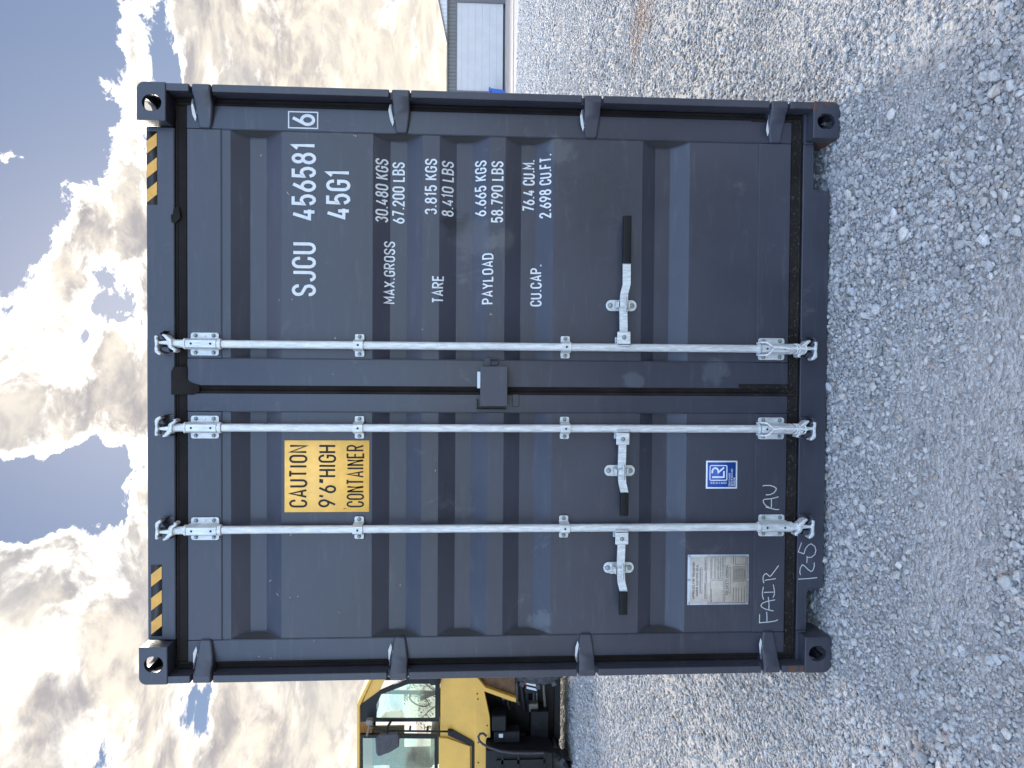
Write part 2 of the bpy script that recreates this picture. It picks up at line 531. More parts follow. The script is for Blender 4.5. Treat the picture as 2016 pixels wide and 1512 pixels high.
top, bot = arc(.5, .76, .5, .24, 180, 0), arc(.5, .24, .5, .24, 0, -180)
G = {   # width, list of strokes (points in a unit box, closed when first == last)
    'O': (.50, [[(0, .24), *arc(.5, .76, .5, .24, 180, 0), *arc(.5, .24, .5, .24, 0, -180)]]),
    'C': (.48, [[(1, .68), *arc(.5, .76, .5, .24, 0, 180), *arc(.5, .24, .5, .24, 180, 360), (1, .32)]]),
    'G': (.50, [[(1, .70), *arc(.5, .76, .5, .24, 0, 180), *arc(.5, .24, .5, .24, 180, 360), (1, .48), (.55, .48)]]),
    'S': (.50, [[(1, .74), *arc(.5, .77, .5, .23, 0, 200), (.12, .60), (.88, .42), *arc(.5, .24, .5, .24, 20, -180), (0, .27)]]),
    'J': (.44, [[(1, 1), (1, .24), *arc(.5, .24, .5, .24, 0, -170)]]),
    'U': (.50, [[(0, 1), (0, .24), *arc(.5, .24, .5, .24, 180, 360), (1, 1)]]),
    'A': (.54, [[(0, 0), (.5, 1), (1, 0)], [(.16, .28), (.84, .28)]]),
    'B': (.50, [[(0, 0), (0, 1), (.5, 1), *arc(.55, .77, .40, .23, 90, -90), *arc(.55, .27, .45, .27, 90, -90), (0, 0)], [(0, .54), (.55, .54)]]),
    'D': (.50, [[(0, 0), (0, 1), (.4, 1), *arc(.45, .70, .55, .30, 90, 0), *arc(.45, .30, .55, .30, 0, -90), (0, 0)]]),
    'E': (.44, [[(1, 1), (0, 1), (0, 0), (1, 0)], [(0, .52), (.85, .52)]]),
    'F': (.44, [[(1, 1), (0, 1), (0, 0)], [(0, .52), (.85, .52)]]),
    'H': (.50, [[(0, 0), (0, 1)], [(1, 0), (1, 1)], [(0, .52), (1, .52)]]),
    'I': (.10, [[(.5, 0), (.5, 1)]]),
    'K': (.50, [[(0, 0), (0, 1)], [(1, 1), (0, .42)], [(.32, .62), (1, 0)]]),
    'L': (.44, [[(0, 1), (0, 0), (1, 0)]]),
    'M': (.64, [[(0, 0), (0, 1), (.5, .35), (1, 1), (1, 0)]]),
    'N': (.50, [[(0, 0), (0, 1), (1, 0), (1, 1)]]),
    'P': (.48, [[(0, 0), (0, 1), (.5, 1), *arc(.55, .74, .45, .26, 90, -90), (0, .48)]]),
    'R': (.50, [[(0, 0), (0, 1), (.5, 1), *arc(.55, .75, .45, .25, 90, -90), (0, .50)], [(.5, .50), (1, 0)]]),
    'T': (.46, [[(0, 1), (1, 1)], [(.5, 1), (.5, 0)]]),
    'V': (.54, [[(0, 1), (.5, 0), (1, 1)]]),
    'X': (.54, [[(0, 0), (1, 1)], [(0, 1), (1, 0)]]),
    'Y': (.52, [[(0, 1), (.5, .45), (1, 1)], [(.5, .45), (.5, 0)]]),
    '1': (.24, [[(0, .80), (.75, 1), (.75, 0)]]),
    '2': (.48, [[(0, .72), *arc(.5, .75, .5, .25, 175, -20), (.05, .06), (0, 0), (1, 0)]]),
    '3': (.48, [[(0, .80), *arc(.5, .77, .45, .23, 160, -75), (.42, .54), *arc(.5, .27, .5, .27, 75, -165)]]),
    '4': (.54, [[(.52, 1), (0, .24), (1, .24)], [(.74, .50), (.74, 0)]]),
    '5': (.48, [[(.92, 1), (.06, 1), (.02, .52), *arc(.5, .31, .5, .31, 125, -165)]]),
    '6': (.50, [[(.72, 1), (.06, .42)], [*arc(.5, .29, .5, .29, 0, 360, 18)]]),
    '7': (.48, [[(0, 1), (1, 1), (.35, 0)]]),
    '8': (.50, [[*arc(.5, .77, .42, .23, 0, 360, 18)], [*arc(.5, .27, .5, .27, 0, 360, 18)]]),
    '9': (.50, [[(.28, 0), (.94, .58)], [*arc(.5, .71, .5, .29, 0, 360, 18)]]),
    '.': (.08, [[(.5, -.03), (.5, .09)]]),
    ',': (.08, [[(.7, .10), (.2, -.14)]]),
    "'": (.08, [[(.9, 1), (.4, .76)]]),
    '"': (.24, [[(.35, 1), (.1, .76)], [(1, 1), (.75, .76)]]),
}
G['0'] = G['O']


def ribbon(pts, h):
    """flat ribbon along a polyline with mitred joints -> verts (x, z), quads"""
    P = [Vector(p) for p in pts]
    Q = [P[0]]
    for p in P[1:]:
        if (p - Q[-1]).length > 1e-6:
            Q.append(p)
    P = Q
    closed = (P[0] - P[-1]).length < 1e-5 and len(P) > 3
    if closed:
        P = P[:-1]
    n = len(P)
    V, F = [], []
    for i, p in enumerate(P):
        a = P[i - 1] if (i > 0 or closed) else None
        b = P[(i + 1) % n] if (i < n - 1 or closed) else None
        d1 = (p - a).normalized() if a is not None else (b - p).normalized()
        d2 = (b - p).normalized() if b is not None else d1
        n1, n2 = Vector((-d1.y, d1.x)), Vector((-d2.y, d2.x))
        mm = n1 + n2
        if mm.length < 0.3:
            mm = n1
        mm = mm.normalized()
        k = h / max(mm.dot(n1), 0.45)
        V += [tuple(p + mm * k), tuple(p - mm * k)]
    for i in range(n if closed else n - 1):
        j = (i + 1) % n
        F.append((2 * i, 2 * i + 1, 2 * j + 1, 2 * j))
    return V, F


def text_shape(s, x0, x1, z0, z1, weight=0.125, gap=0.17, space=0.42):
    """lettering fitted between x0..x1 and z0..z1; list of (verts, faces) per stroke"""
    H = z1 - z0
    adv = []
    tot = 0.0
    for k, ch in enumerate(s):
        if ch == ' ':
            adv.append((ch, tot))
            tot += space
            continue
        wd = G[ch][0] + weight
        adv.append((ch, tot))
        tot += wd + gap
    tot -= gap
    sx = (x1 - x0) / tot
    hh = weight * min(H, H) / 2
    out = []
    for ch, x in adv:
        if ch == ' ':
            continue
        wd, strokes = G[ch]
        for st in strokes:
            pts = [(x0 + (x + weight / 2 + px * wd) * sx, z0 + hh + pz * (H - 2 * hh)) for px, pz in st]
            out.append(ribbon(pts, hh))
    return out


CREASE = [(2.583, .063), (2.548, .063), (2.479, .099), (2.412, .099), (2.341, .063), (1.967, .063), (1.898, .099), (1.828, .099),
          (1.760, .063), (1.690, .063), (1.619, .099), (1.552, .099), (1.481, .063), (1.414, .063), (1.344, .099), (1.281, .099),
          (1.209, .063), (0.829, .063), (0.765, .099), (0.700, .099), (0.624, .063), (0.323, .063)]


def prof(z):
    if z >= CREASE[0][0]: return .063
    for (a, ya), (b, yb) in zip(CREASE, CREASE[1:]):
        if a >= z >= b:
            return ya + (yb - ya) * (a - z) / (a - b)
    return .063


def lay_on_door(mb, shapes, mi=0, off=0.0012, yfix=None, step=0.00022):
    """lay ribbons on the corrugated door skin (or on a flat plane at yfix)"""
    for k, (V, F) in enumerate(shapes):
        bm = bmesh.new()
        vs_ = [bm.verts.new((v[0], 0, v[1])) for v in V]
        for f in F:
            try: bm.faces.new([vs_[i] for i in f])
            except ValueError: pass
        if yfix is None:
            zs = [v[1] for v in V]
            for (zc, _) in CREASE:
                if min(zs) < zc < max(zs):
                    bmesh.ops.bisect_plane(bm, geom=bm.verts[:] + bm.edges[:] + bm.faces[:], plane_co=(0, 0, zc), plane_no=(0, 0, 1))
        o = off + (k % 5) * step
        for v in bm.verts:
            v.co.y = (prof(v.co.z) if yfix is None else yfix) - o
        mb.from_bm(bm, mi)


# ------------------------------------------------------------------ ground
gm, t, b = new_mat("gravel_fines_ground")
geo = t.node('ShaderNodeNewGeometry').outputs['Position']
vor = t.node('ShaderNodeTexVoronoi', {'Vector': geo})
vor.inputs['Scale'].default_value = 62.0
vor.inputs['Randomness'].default_value = 1.0
vor2 = t.node('ShaderNodeTexVoronoi', {'Vector': geo})
vor2.inputs['Scale'].default_value = 150.0
n1 = t.noise(geo, 0.9, 5, 0.6)
n2 = t.noise(geo, 30.0, 8, 0.75)
c1 = t.mix(t.rng(n1, 0.35, 0.65), (0.32, 0.308, 0.30), (0.42, 0.408, 0.40))
sepc = t.node('ShaderNodeSeparateColor', {0: vor.outputs['Color']})
c2 = t.mix(sepc.outputs[0], (0.26, 0.255, 0.25), (0.60, 0.59, 0.58))
c = t.mix(0.6, c1, c2)
c = t.mix(t.rng(n2, 0.3, 0.7), t.mix(0.3, c, (0.16, 0.15, 0.15)), c)
pz_ = t.vmath('SUBTRACT', t.node('ShaderNodeNewGeometry').outputs['Position'], (3.33, 3.62, 0.0))
pz_ = t.vmath('ADD', pz_, t.vmath('SCALE', t.noise(pz_, 3.0, 4, 0.6, out=1)))
bd_ = t.rng(t.vmath('LENGTH', t.vmath('MULTIPLY', t.vmath('SUBTRACT', pz_, (0.5, 0.5, 0.5)), (1.0, 0.6, 0.2)), out=1), 0.42, 0.0)
c = t.mix(t.math('MULTIPLY', bd_, 0.7), c, (0.46, 0.29, 0.18))
t.put(b.inputs['Base Color'], c)
b.inputs['Roughness'].default_value = 0.8
hgt = t.math('ADD', t.math('MULTIPLY', vor.outputs['Distance'], -1.0), t.math('MULTIPLY', vor2.outputs['Distance'], -0.4))
hgt = t.math('ADD', hgt, t.math('MULTIPLY', n2, 0.5))
bn = t.node('ShaderNodeBump', {'Height': hgt})
bn.inputs['Strength'].default_value = 0.9
bn.inputs['Distance'].default_value = 0.016
t.put(b.inputs['Normal'], bn)
M['ground'] = gm

# ground sheet: finely divided near the container (gentle lumps), coarse out to the horizon
xs = sorted(set([-600, -250, -100, -45, -22, -12] + list(np.round(np.linspace(-8, 8, 81), 3)) + [12, 22, 45, 100, 250, 600]))
ys = sorted(set([-400, -150, -60, -25, -12] + list(np.round(np.linspace(-6, 10, 81), 3)) + [15, 24, 40, 80, 200, 900]))


def lumps(x, y):
    v = 0.006 * np.sin(1.9 * x + 0.7 * y) + 0.005 * np.sin(2.3 * y - 1.1 * x + 1.3) + 0.004 * np.sin(5.1 * x + 3.7 * y + 0.4)
    e = np.clip(1.0 - np.maximum(abs(x), abs(y - 2)) / 8.0, 0, 1)
    return v * e - 0.012


V = [(x, y, float(lumps(x, y))) for y in ys for x in xs]
nx = len(xs)
F = [(j * nx + i, j * nx + i + 1, (j + 1) * nx + i + 1, (j + 1) * nx + i) for j in range(len(ys) - 1) for i in range(nx - 1)]
mb = MB().raw(V, F)
ground = mb.build("ground", M['ground'], angle=60, recalc=False)
tag(ground, "pale grey gravel yard", kind='structure')

# concrete apron in front of the shed
mb = MB().box(6, 40, 24.3, 31.0, -0.25, 0.02)
ap = mb.build("pavement", M['concrete'])
tag(ap, "pale concrete apron along the shed", kind='structure')

# ------------------------------------------------------------------ gravel (stuff, instanced pebbles)
CAMX, CAMY = 0.078, -2.949


def vnoise(x, y, s, seed):
    r = np.random.default_rng(seed)
    g = r.random((64, 64))
    u, v = (x * s) % 64, (y * s) % 64
    i, j = np.floor(u).astype(int), np.floor(v).astype(int)
    fu, fv = u - i, v - j
    fu, fv = fu * fu * (3 - 2 * fu), fv * fv * (3 - 2 * fv)
    i1, j1 = (i + 1) % 64, (j + 1) % 64
    return (g[i, j] * (1 - fu) + g[i1, j] * fu) * (1 - fv) + (g[i, j1] * (1 - fu) + g[i1, j1] * fu) * fv


def scatter(r0, r1, dens, ang, med, sig, lo, hi, inner=0.0):
    a = ang
    area = a * (r1 * r1 - r0 * r0)
    n = int(area * dens)
    th = rng.uniform(-a, a, n) - 0.02
    rr = np.sqrt(rng.uniform(r0 * r0, r1 * r1, n))
    x, y = CAMX + rr * np.sin(th), CAMY + rr * np.cos(th)
    inside = (np.abs(x) < 1.15) & (y > 0.35) & (y < 12.2)
    f = vnoise(x + 50, y + 50, 1.7, 3) * 0.6 + vnoise(x + 50, y + 50, 4.3, 4) * 0.4
    # a band of compacted fines crosses the foreground
    band = np.exp(-((y + 0.95 + 0.25 * (x - 0.1)) / 0.22) ** 2) * np.clip(1.15 - np.abs(x - 0.25) / 0.9, 0, 1)
    band2 = np.exp(-((x + 0.55) ** 2 / 0.09 + (y + 0.75) ** 2 / 0.05))
    keep = np.clip(0.60 + 1.4 * (f - 0.32), 0.45, 1.0) * (1 - 0.88 * np.clip(band + band2, 0, 1))
    ok = (~inside) & (rng.random(n) < keep) & (np.abs(th + 0.02) >= inner)
    x, y, f = x[ok], y[ok], f[ok]
    s = np.clip(np.exp(rng.normal(np.log(med), sig, len(x))), lo, hi) * (0.75 + 0.6 * f)
    # coarser stones towards the viewer
    near = np.clip((-0.9 - y) / 1.2, 0, 1)
    s = s * (1 + 0.35 * near)
    return x, y, s


parts = [scatter(1.5, 4.6, 12500, R(39), 0.0083, 0.42, 0.004, 0.030),
         scatter(1.5, 4.6, 330, R(39), 0.020, 0.25, 0.016, 0.045),
         scatter(4.6, 8.5, 2600, R(40), 0.014, 0.38, 0.008, 0.04),
         scatter(8.5, 15.0, 900, R(34), 0.022, 0.3, 0.014, 0.05),
         scatter(15.0, 27.5, 260, R(33), 0.036, 0.25, 0.022, 0.07),
         # thinner cover further round, for anyone who steps to the side
         scatter(1.0, 4.6, 5200, R(75), 0.0125, 0.40, 0.006, 0.036, R(39)), scatter(4.6, 8.5, 1500, R(65), 0.019, 0.35, 0.010, 0.045, R(40)),
         scatter(8.5, 27.5, 170, R(60), 0.040, 0.30, 0.02, 0.08, R(33)), scatter(8.5, 27.5, 420, R(7), 0.030, 0.3, 0.018, 0.06)]
gx, gy, gs = (np.concatenate([p[i] for p in parts]) for i in range(3))
ok = ~((np.abs(gx) < 1.2) & (gy > 0.30) & (gy < 12.2))
gx, gy, gs = gx[ok], gy[ok], gs[ok]
N = len(gx)
sx, sy, sz = gs * rng.uniform(.75, 1.25, N), gs * rng.uniform(.75, 1.25, N), gs * rng.uniform(.45, .85, N)
gz = lumps(gx, gy) + sz * rng.uniform(.05, .62, N)
# pebbles heaped against the sill and in the notches
pm = bpy.data.meshes.new("gravel")
pm.vertices.add(N)
pm.vertices.foreach_set('co', np.stack([gx, gy, gz], 1).astype(np.float32).ravel())
at = pm.attributes.new('peb_scale', 'FLOAT_VECTOR', 'POINT')
at.data.foreach_set('vector', np.stack([sx, sy, sz], 1).astype(np.float32).ravel() * 0.5)
at = pm.attributes.new('peb_rot', 'FLOAT_VECTOR', 'POINT')
at.data.foreach_set('vector', np.stack([rng.uniform(-.5, .5, N), rng.uniform(-.5, .5, N), rng.uniform(0, 6.283, N)], 1).astype(np.float32).ravel())
at = pm.attributes.new('peb_kind', 'INT', 'POINT')
at.data.foreach_set('value', rng.integers(0, 8, N).astype(np.int32))

mt, t, b = new_mat("limestone_pebble")
oi = t.node('ShaderNodeObjectInfo').outputs['Random']
pc = t.node('ShaderNodeTexCoord').outputs['Object']
ramp = t.node('ShaderNodeValToRGB', {0: oi})
cr = ramp.color_ramp
cr.elements[0].position, cr.elements[0].color = 0.0, (0.299, 0.305, 0.319, 1)
cr.elements[1].position, cr.elements[1].color = 1.0, (0.880, 0.880, 0.880, 1)
for p_, c_ in ((0.18, (0.468, 0.468, 0.474)), (0.40, (0.611, 0.605, 0.598)), (0.60, (0.689, 0.663, 0.630)), (0.72, (0.546, 0.572, 0.611)), (0.90, (0.806, 0.780, 0.741)), (0.965, (0.520, 0.416, 0.351))):
    e_ = cr.elements.new(p_)
    e_.color = (*c_, 1)
n = t.noise(pc, 2.4, 5, 0.65)
c = t.mix(t.rng(n, 0.35, 0.65), t.mix(0.28, ramp.outputs[0], (0.2, 0.2, 0.2)), ramp.outputs[0])
pz_ = t.vmath('SUBTRACT', t.node('ShaderNodeNewGeometry').outputs['Position'], (3.33, 3.62, 0.0))
pz_ = t.vmath('ADD', pz_, t.vmath('SCALE', t.noise(pz_, 3.0, 4, 0.6, out=1)))
bd_ = t.rng(t.vmath('LENGTH', t.vmath('MULTIPLY', t.vmath('SUBTRACT', pz_, (0.5, 0.5, 0.5)), (1.0, 0.6, 0.2)), out=1), 0.42, 0.0)
c = t.mix(t.math('MULTIPLY', bd_, 0.6), c, (0.55, 0.33, 0.20))
t.put(b.inputs['Base Color'], c)
b.inputs['Roughness'].default_value = 0.62
bn = t.node('ShaderNodeBump', {'Height': t.noise(pc, 3.0, 5, 0.7)})
bn.inputs['Strength'].default_value = 0.6
bn.inputs['Distance'].default_value = 0.12
t.put(b.inputs['Normal'], bn)
M['pebble'] = mt

ng = bpy.data.node_groups.new("pebbles", 'GeometryNodeTree')
ng.interface.new_socket("Geometry", in_out='INPUT', socket_type='NodeSocketGeometry')
ng.interface.new_socket("Geometry", in_out='OUTPUT', socket_type='NodeSocketGeometry')
g = NT(ng)
gi, go = g.node('NodeGroupInput'), g.node('NodeGroupOutput')
g2i = g.node('GeometryNodeGeometryToInstance')
for k in range(8):
    ico = g.node('GeometryNodeMeshIcoSphere', {'Radius': 1.0, 'Subdivisions': 2})
    pos = g.node('GeometryNodeInputPosition')
    offs = g.node('ShaderNodeVectorMath', {0: pos.outputs[0], 1: (k * 7.3, k * 3.1, -k * 5.7)}, operation='ADD')
    nz = g.node('ShaderNodeTexNoise', {'Vector': offs.outputs[0], 'Scale': 0.85 if k % 2 else 1.2, 'Detail': 1.0})
    sb = g.node('ShaderNodeVectorMath', {0: nz.outputs[1], 1: (0.5, 0.5, 0.5)}, operation='SUBTRACT')
    sc = g.node('ShaderNodeVectorMath', {0: sb.outputs[0]}, operation='SCALE')
    sc.inputs['Scale'].default_value = 1.7
    sp = g.node('GeometryNodeSetPosition', {'Geometry': ico.outputs[0], 'Offset': sc.outputs[0]})
    ss = g.node('GeometryNodeSetShadeSmooth', {0: sp.outputs[0]})
    ss.inputs['Shade Smooth'].default_value = (k % 3 != 0)
    sm = g.node('GeometryNodeSetMaterial', {0: ss.outputs[0], 'Material': M['pebble']})
    g.l.new(sm.outputs[0], g2i.inputs[0])
iop = g.node('GeometryNodeInstanceOnPoints')
g.l.new(gi.outputs[0], iop.inputs['Points'])
g.l.new(g2i.outputs[0], iop.inputs['Instance'])
iop.inputs['Pick Instance'].default_value = True
na = g.node('GeometryNodeInputNamedAttribute', data_type='FLOAT_VECTOR')
na.inputs[0].default_value = 'peb_scale'
g.l.new(na.outputs[0], iop.inputs['Scale'])
na = g.node('GeometryNodeInputNamedAttribute', data_type='FLOAT_VECTOR')
na.inputs[0].default_value = 'peb_rot'
g.l.new(na.outputs[0], iop.inputs['Rotation'])
na = g.node('GeometryNodeInputNamedAttribute', data_type='INT')
na.inputs[0].default_value = 'peb_kind'
g.l.new(na.outputs[0], iop.inputs['Instance Index'])
g.l.new(iop.outputs[0], go.inputs[0])
gravel = link("gravel", pm)
md = gravel.modifiers.new("pebbles", 'NODES')
md.node_group = ng
tag(gravel, "loose pale limestone gravel covering the yard", kind='stuff')
print("pebbles", N)

# ------------------------------------------------------------------ shed on the right
shed = empty("metal_shed", "low grey and white metal shed behind the container beyond the gravel", "shed", (15, 31, 0))
shed_loc = Vector((15, 31, 0))


def under(o, root):
    o.parent = root
    o.matrix_parent_inverse = Matrix.Translation(-root.location)
    return o


mb = MB()
# ribbed wall band: real folds
x = 9.0
V, F = [], []
k = 0
while x < 34:
    for dx, dy in ((0, 0), (.115, 0), (.13, .03), (.155, .03)):
        V += [(x + dx, 31.06 + dy, 2.33), (x + dx, 31.06 + dy, 2.70)]
    x += .17
for i in range(len(V) // 2 - 1):
    F.append((2 * i, 2 * i + 2, 2 * i + 3, 2 * i + 1))
mb.raw(V, F)
under(mb.build("ribbed_cladding", M['wall'], angle=5, recalc=False), shed)
for q in (MB().box(9, 13.1, 31.06, 31.3, 0, 2.33), MB().box(17.5, 34, 31.06, 31.3, 0, 2.33), MB().box(9, 34, 31.3, 41.0, 0.0, 2.7)):
    under(q.build("wall", M['wall']), shed)
for q in (MB().box(9, 34, 30.98, 31.06, 2.70, 2.77), MB().box(9, 34, 31.0, 31.06, 2.29, 2.335)):
    under(q.build("trim", M['trim']), shed)
V, F = [], []
x = 15.5
while x < 33:
    for dx, dy in ((0, 0), (.12, 0), (.14, .03), (.17, .03)):
        xx = x + dx
        h = 2.74 + (min(xx, 48 - xx) - 15.5) * 0.208
        V += [(xx, 31.0 + dy, 2.74), (xx, 31.0 + dy, max(h, 2.745))]
    x += .19
for i in range(len(V) // 2 - 1):
    F.append((2 * i, 2 * i + 2, 2 * i + 3, 2 * i + 1))
mb = MB().raw(V, F)
under(mb.build("gable", M['wall_light'], angle=5, recalc=False), shed)
mb = MB()
mb.raw([(15.3, 30.9, 2.70), (24, 30.9, 4.51), (24, 31.5, 4.51), (15.3, 31.5, 2.70), (15.3, 30.9, 2.75), (24, 30.9, 4.56), (24, 31.5, 4.56), (15.3, 31.5, 2.75)],
       [(0, 1, 2, 3), (4, 7, 6, 5), (0, 4, 5, 1), (0, 3, 7, 4)])
mb.raw([(32.7, 30.9, 2.70), (24, 30.9, 4.51), (24, 31.5, 4.51), (32.7, 31.5, 2.70), (32.7, 30.9, 2.75), (24, 30.9, 4.56), (24, 31.5, 4.56), (32.7, 31.5, 2.75)],
       [(0, 3, 2, 1), (4, 5, 6, 7), (0, 1, 5, 4), (0, 4, 7, 3)])
mb.box(9, 34, 31.06, 41.0, 2.705, 2.74)
under(mb.build("roof", M['trim'], recalc=True), shed)
mb = MB().box(17.33, 17.5, 30.96, 31.1, 0.02, 2.33).box(13.05, 13.2, 30.96, 31.1, 0.02, 2.33).box(13.2, 17.33, 31.2, 31.25, .02, 2.33)
under(mb.build("door_frame", M['trim']), shed)
zz = [0.12, 0.42, 0.75, 1.10, 1.43, 1.77, 2.07, 2.33]
for a_, b_ in zip(zz, zz[1:]):
    mb = MB().box(13.2, 17.33, 31.02, 31.08, a_ + 0.0015, b_ - 0.0015, 0.004)
    under(mb.build("door_panel", M['door_white']), shed)

wb = empty("blue_bin", "small blue bin standing at the left end of the white shed door", "bin", (12.5, 30.4, 0.02))
mb = MB().prism([(12.22, .06), (12.95, .06), (13.02, .70), (12.15, .70)], 30.1, 30.7, 0.02)
under(mb.build("bin_body", M['bin']), wb)
mb = MB().box(12.12, 13.05, 30.05, 30.75, 0.715, 0.80, 0.02)
under(mb.build("lid", M['bin']), wb)
for x_ in (12.7, 12.2):
    under(MB().tube([(x_, 30.68, .06), (x_, 30.74, .06)], .05, 12).build("bin_wheel", M['grip']), wb)

# ------------------------------------------------------------------ the container
cont = empty("shipping_container", "dark blue-grey high shipping container with white lettering on its closed double doors", "shipping container")
YD = 0.058     # front face of the door frame members

# corner castings: hollow, with real apertures
def casting_mesh(front_hole=(0.033, 0.039)):
    """outer corner at x=+, top; box x 1.065..1.219, y 0..0.178, z 2.783..2.896"""
    bm = bmesh.new()
    bmesh.ops.create_cube(bm, size=1.0)
    for v in bm.verts:
        v.co = Vector((1.142 + v.co.x * .154, .089 + v.co.y * .178, 2.839 + v.co.z * .114))
    ed = [e for e in bm.edges if all(v.co.x > 1.2 and v.co.z > 2.88 for v in e.verts)]
    bmesh.ops.bevel(bm, geom=ed, offset=.030, segments=6, affect='EDGES', profile=0.5)
    bmesh.ops.bevel(bm, geom=[e for e in bm.edges if e.calc_face_angle(0) > 0.9], offset=.003, segments=1, affect='EDGES')
    me = bpy.data.meshes.new("corner_casting")
    bm.to_mesh(me)
    bm.free()
    o = bpy.data.objects.new("tmp_casting", me)
    col.objects.link(o)
    cutters = []

    def cutter(bmc):
        mc = bpy.data.meshes.new("cut")
        bmc.to_mesh(mc)
        bmc.free()
        oc = bpy.data.objects.new("tmp_cut", mc)
        col.objects.link(oc)
        cutters.append(oc)
        mo = o.modifiers.new("b", 'BOOLEAN')
        mo.object = oc
        mo.operation = 'DIFFERENCE'
        mo.solver = 'EXACT'
    # inner cavity
    bc = bmesh.new()
    bmesh.ops.create_cube(bc, size=1.0)
    for v in bc.verts:
        v.co = Vector((1.137 + v.co.x * .112, .086 + v.co.y * .132, 2.835 + v.co.z * .084))
    cutter(bc)

    def slot(c, ax, rx, rz, ln):
        bc = bmesh.new()
        pts = []
        for k in range(24):
            a = 2 * math.pi * k / 24
            u, v_ = math.cos(a) * rx, math.sin(a) * rx
            ex = rz - rx
            if ex > 0: v_ += ex if v_ > 0 else -ex
            pts.append((u, v_))
        vs0 = []
        for sgn in (-1, 1):
            ring = []
            for u, v_ in pts:
                if ax == 'y': p = (c[0] + u, c[1] + sgn * ln, c[2] + v_)
                elif ax == 'x': p = (c[0] + sgn * ln, c[1] + u, c[2] + v_)
                else: p = (c[0] + u, c[1] + v_, c[2] + sgn * ln)
                ring.append(bc.verts.new(p))
            vs0.append(ring)
        for k in range(24):
            k2 = (k + 1) % 24
            bc.faces.new((vs0[0][k], vs0[0][k2], vs0[1][k2], vs0[1][k]))
        bc.faces.new(vs0[0][::-1])
        bc.faces.new(vs0[1])
        bmesh.ops.recalc_face_normals(bc, faces=bc.faces)
        cutter(bc)
    slot((1.135, 0.0, 2.8365), 'y', .033, .0385, .05)
    slot((1.219, .089, 2.836), 'x', .026, .036, .06)
    slot((1.137, .089, 2.896), 'z', .031, .060, .06)
    dg = bpy.context.evaluated_depsgraph_get()
    me2 = bpy.data.meshes.new_from_object(o.evaluated_get(dg))
    me2.name = "corner_casting"
    for oc in cutters + [o]:
        bpy.data.objects.remove(oc)
    bm = bmesh.new()
    bm.from_mesh(me2)
    for f in bm.faces: f.smooth = True
    for e in bm.edges: e.smooth = len(e.link_faces) == 2 and e.calc_face_angle(3.2) < R(32)
    bm.to_mesh(me2)
    bm.free()
    return me2


cmesh = casting_mesh()


def mirrored(me, mx, mz, my=False):
    n = me.copy()
    bm = bmesh.new()
    bm.from_mesh(n)
    for v in bm.verts:
        if mx: v.co.x = -v.co.x
        if mz: v.co.z = 2.896 - v.co.z
        if my: v.co.y = 12.192 - v.co.y
    if (mx + mz + my) % 2:
        bmesh.ops.reverse_faces(bm, faces=bm.faces)
    bm.to_mesh(n)
    bm.free()
    return n


for mx in (0, 1):
    for mz in (0, 1):
        for my in (0, 1):
            me = mirrored(cmesh, mx, mz, my)
            me.materials.clear()
            me.materials.append(M['paint_rust'] if (mz and not mx and not my) else M['paint'])
            co = link("corner_casting", me, cont)
            if mz and not mx and not my:
                co['label'] = "lower right corner casting with rust at its outer edge"

HZ = [2.648, 1.850, 1.054, 0.258]   # hinge heights
for s in (1, -1):
    mb = MB()
    zc = [2.783] + [z for h in HZ for z in (h + .046, h - .046)] + [.114]
    for a_, b_ in zip(zc[::2], zc[1::2]):
        mb.box(s * 1.187, s * 1.2165, .004, .034, b_, a_, .002)
    mb.box(s * 1.190, s * 1.2165, .036, .176, .114, 2.783)
    mb.box(s * 1.187, s * 1.1895, .034, .10, .114, 2.783)
    mb.box(s * 1.13, s * 1.187, .092, .10, .114, 2.783)
    # weld beads at the cut ends of the hinge pockets
    for h in HZ:
        for q in (h + .0475, h - .0475):
            mb.tube([(s * 1.189, .012, q), (s * 1.2155, .012, q)], .003, 6)
    mb.build("corner_post", M['paint_rust'] if s > 0 else M['paint_rust_l'], cont)

# header and sill
mb = MB().box(-1.06, 1.06, .064, .16, 2.774, 2.887, .004)
mb.box(-1.186, -1.06, .094, .16, 2.735, 2.782, .002).box(1.06, 1.186, .094, .16, 2.735, 2.782, .002)
header = mb.build("header", M['paint'], cont)
outline = [(-1.06, .127), (-1.06, .084), (-.885, .082), (-.875, .072), (-.872, .008), (.855, .008), (.858, .070), (.868, .080), (1.06, .082), (1.06, .127)]
mb = MB().prism(outline[::-1], .060, .16, .003)
mb.box(-1.185, -1.06, .060, .17, .1155, .129).box(1.06, 1.185, .060, .17, .1155, .129)
mb.box(1.055, 1.063, .05, .16, .088, .127, .002).box(-1.063, -1.055, .05, .16, .088, .127, .002)
sill = mb.build("sill", M['paint'], cont)
# weld beads edging the forklift notches
for s, x1_ in ((1, .866), (-1, .883)):
    mb = MB().tube([(s * 1.05, .062, .086), (s * x1_, .062, .085), (s * (x1_ - .008), .062, .078), (s * (x1_ - .010), .062, .03)], .004, 6)
    mb.build("notch_rim", M['paint'], sill)

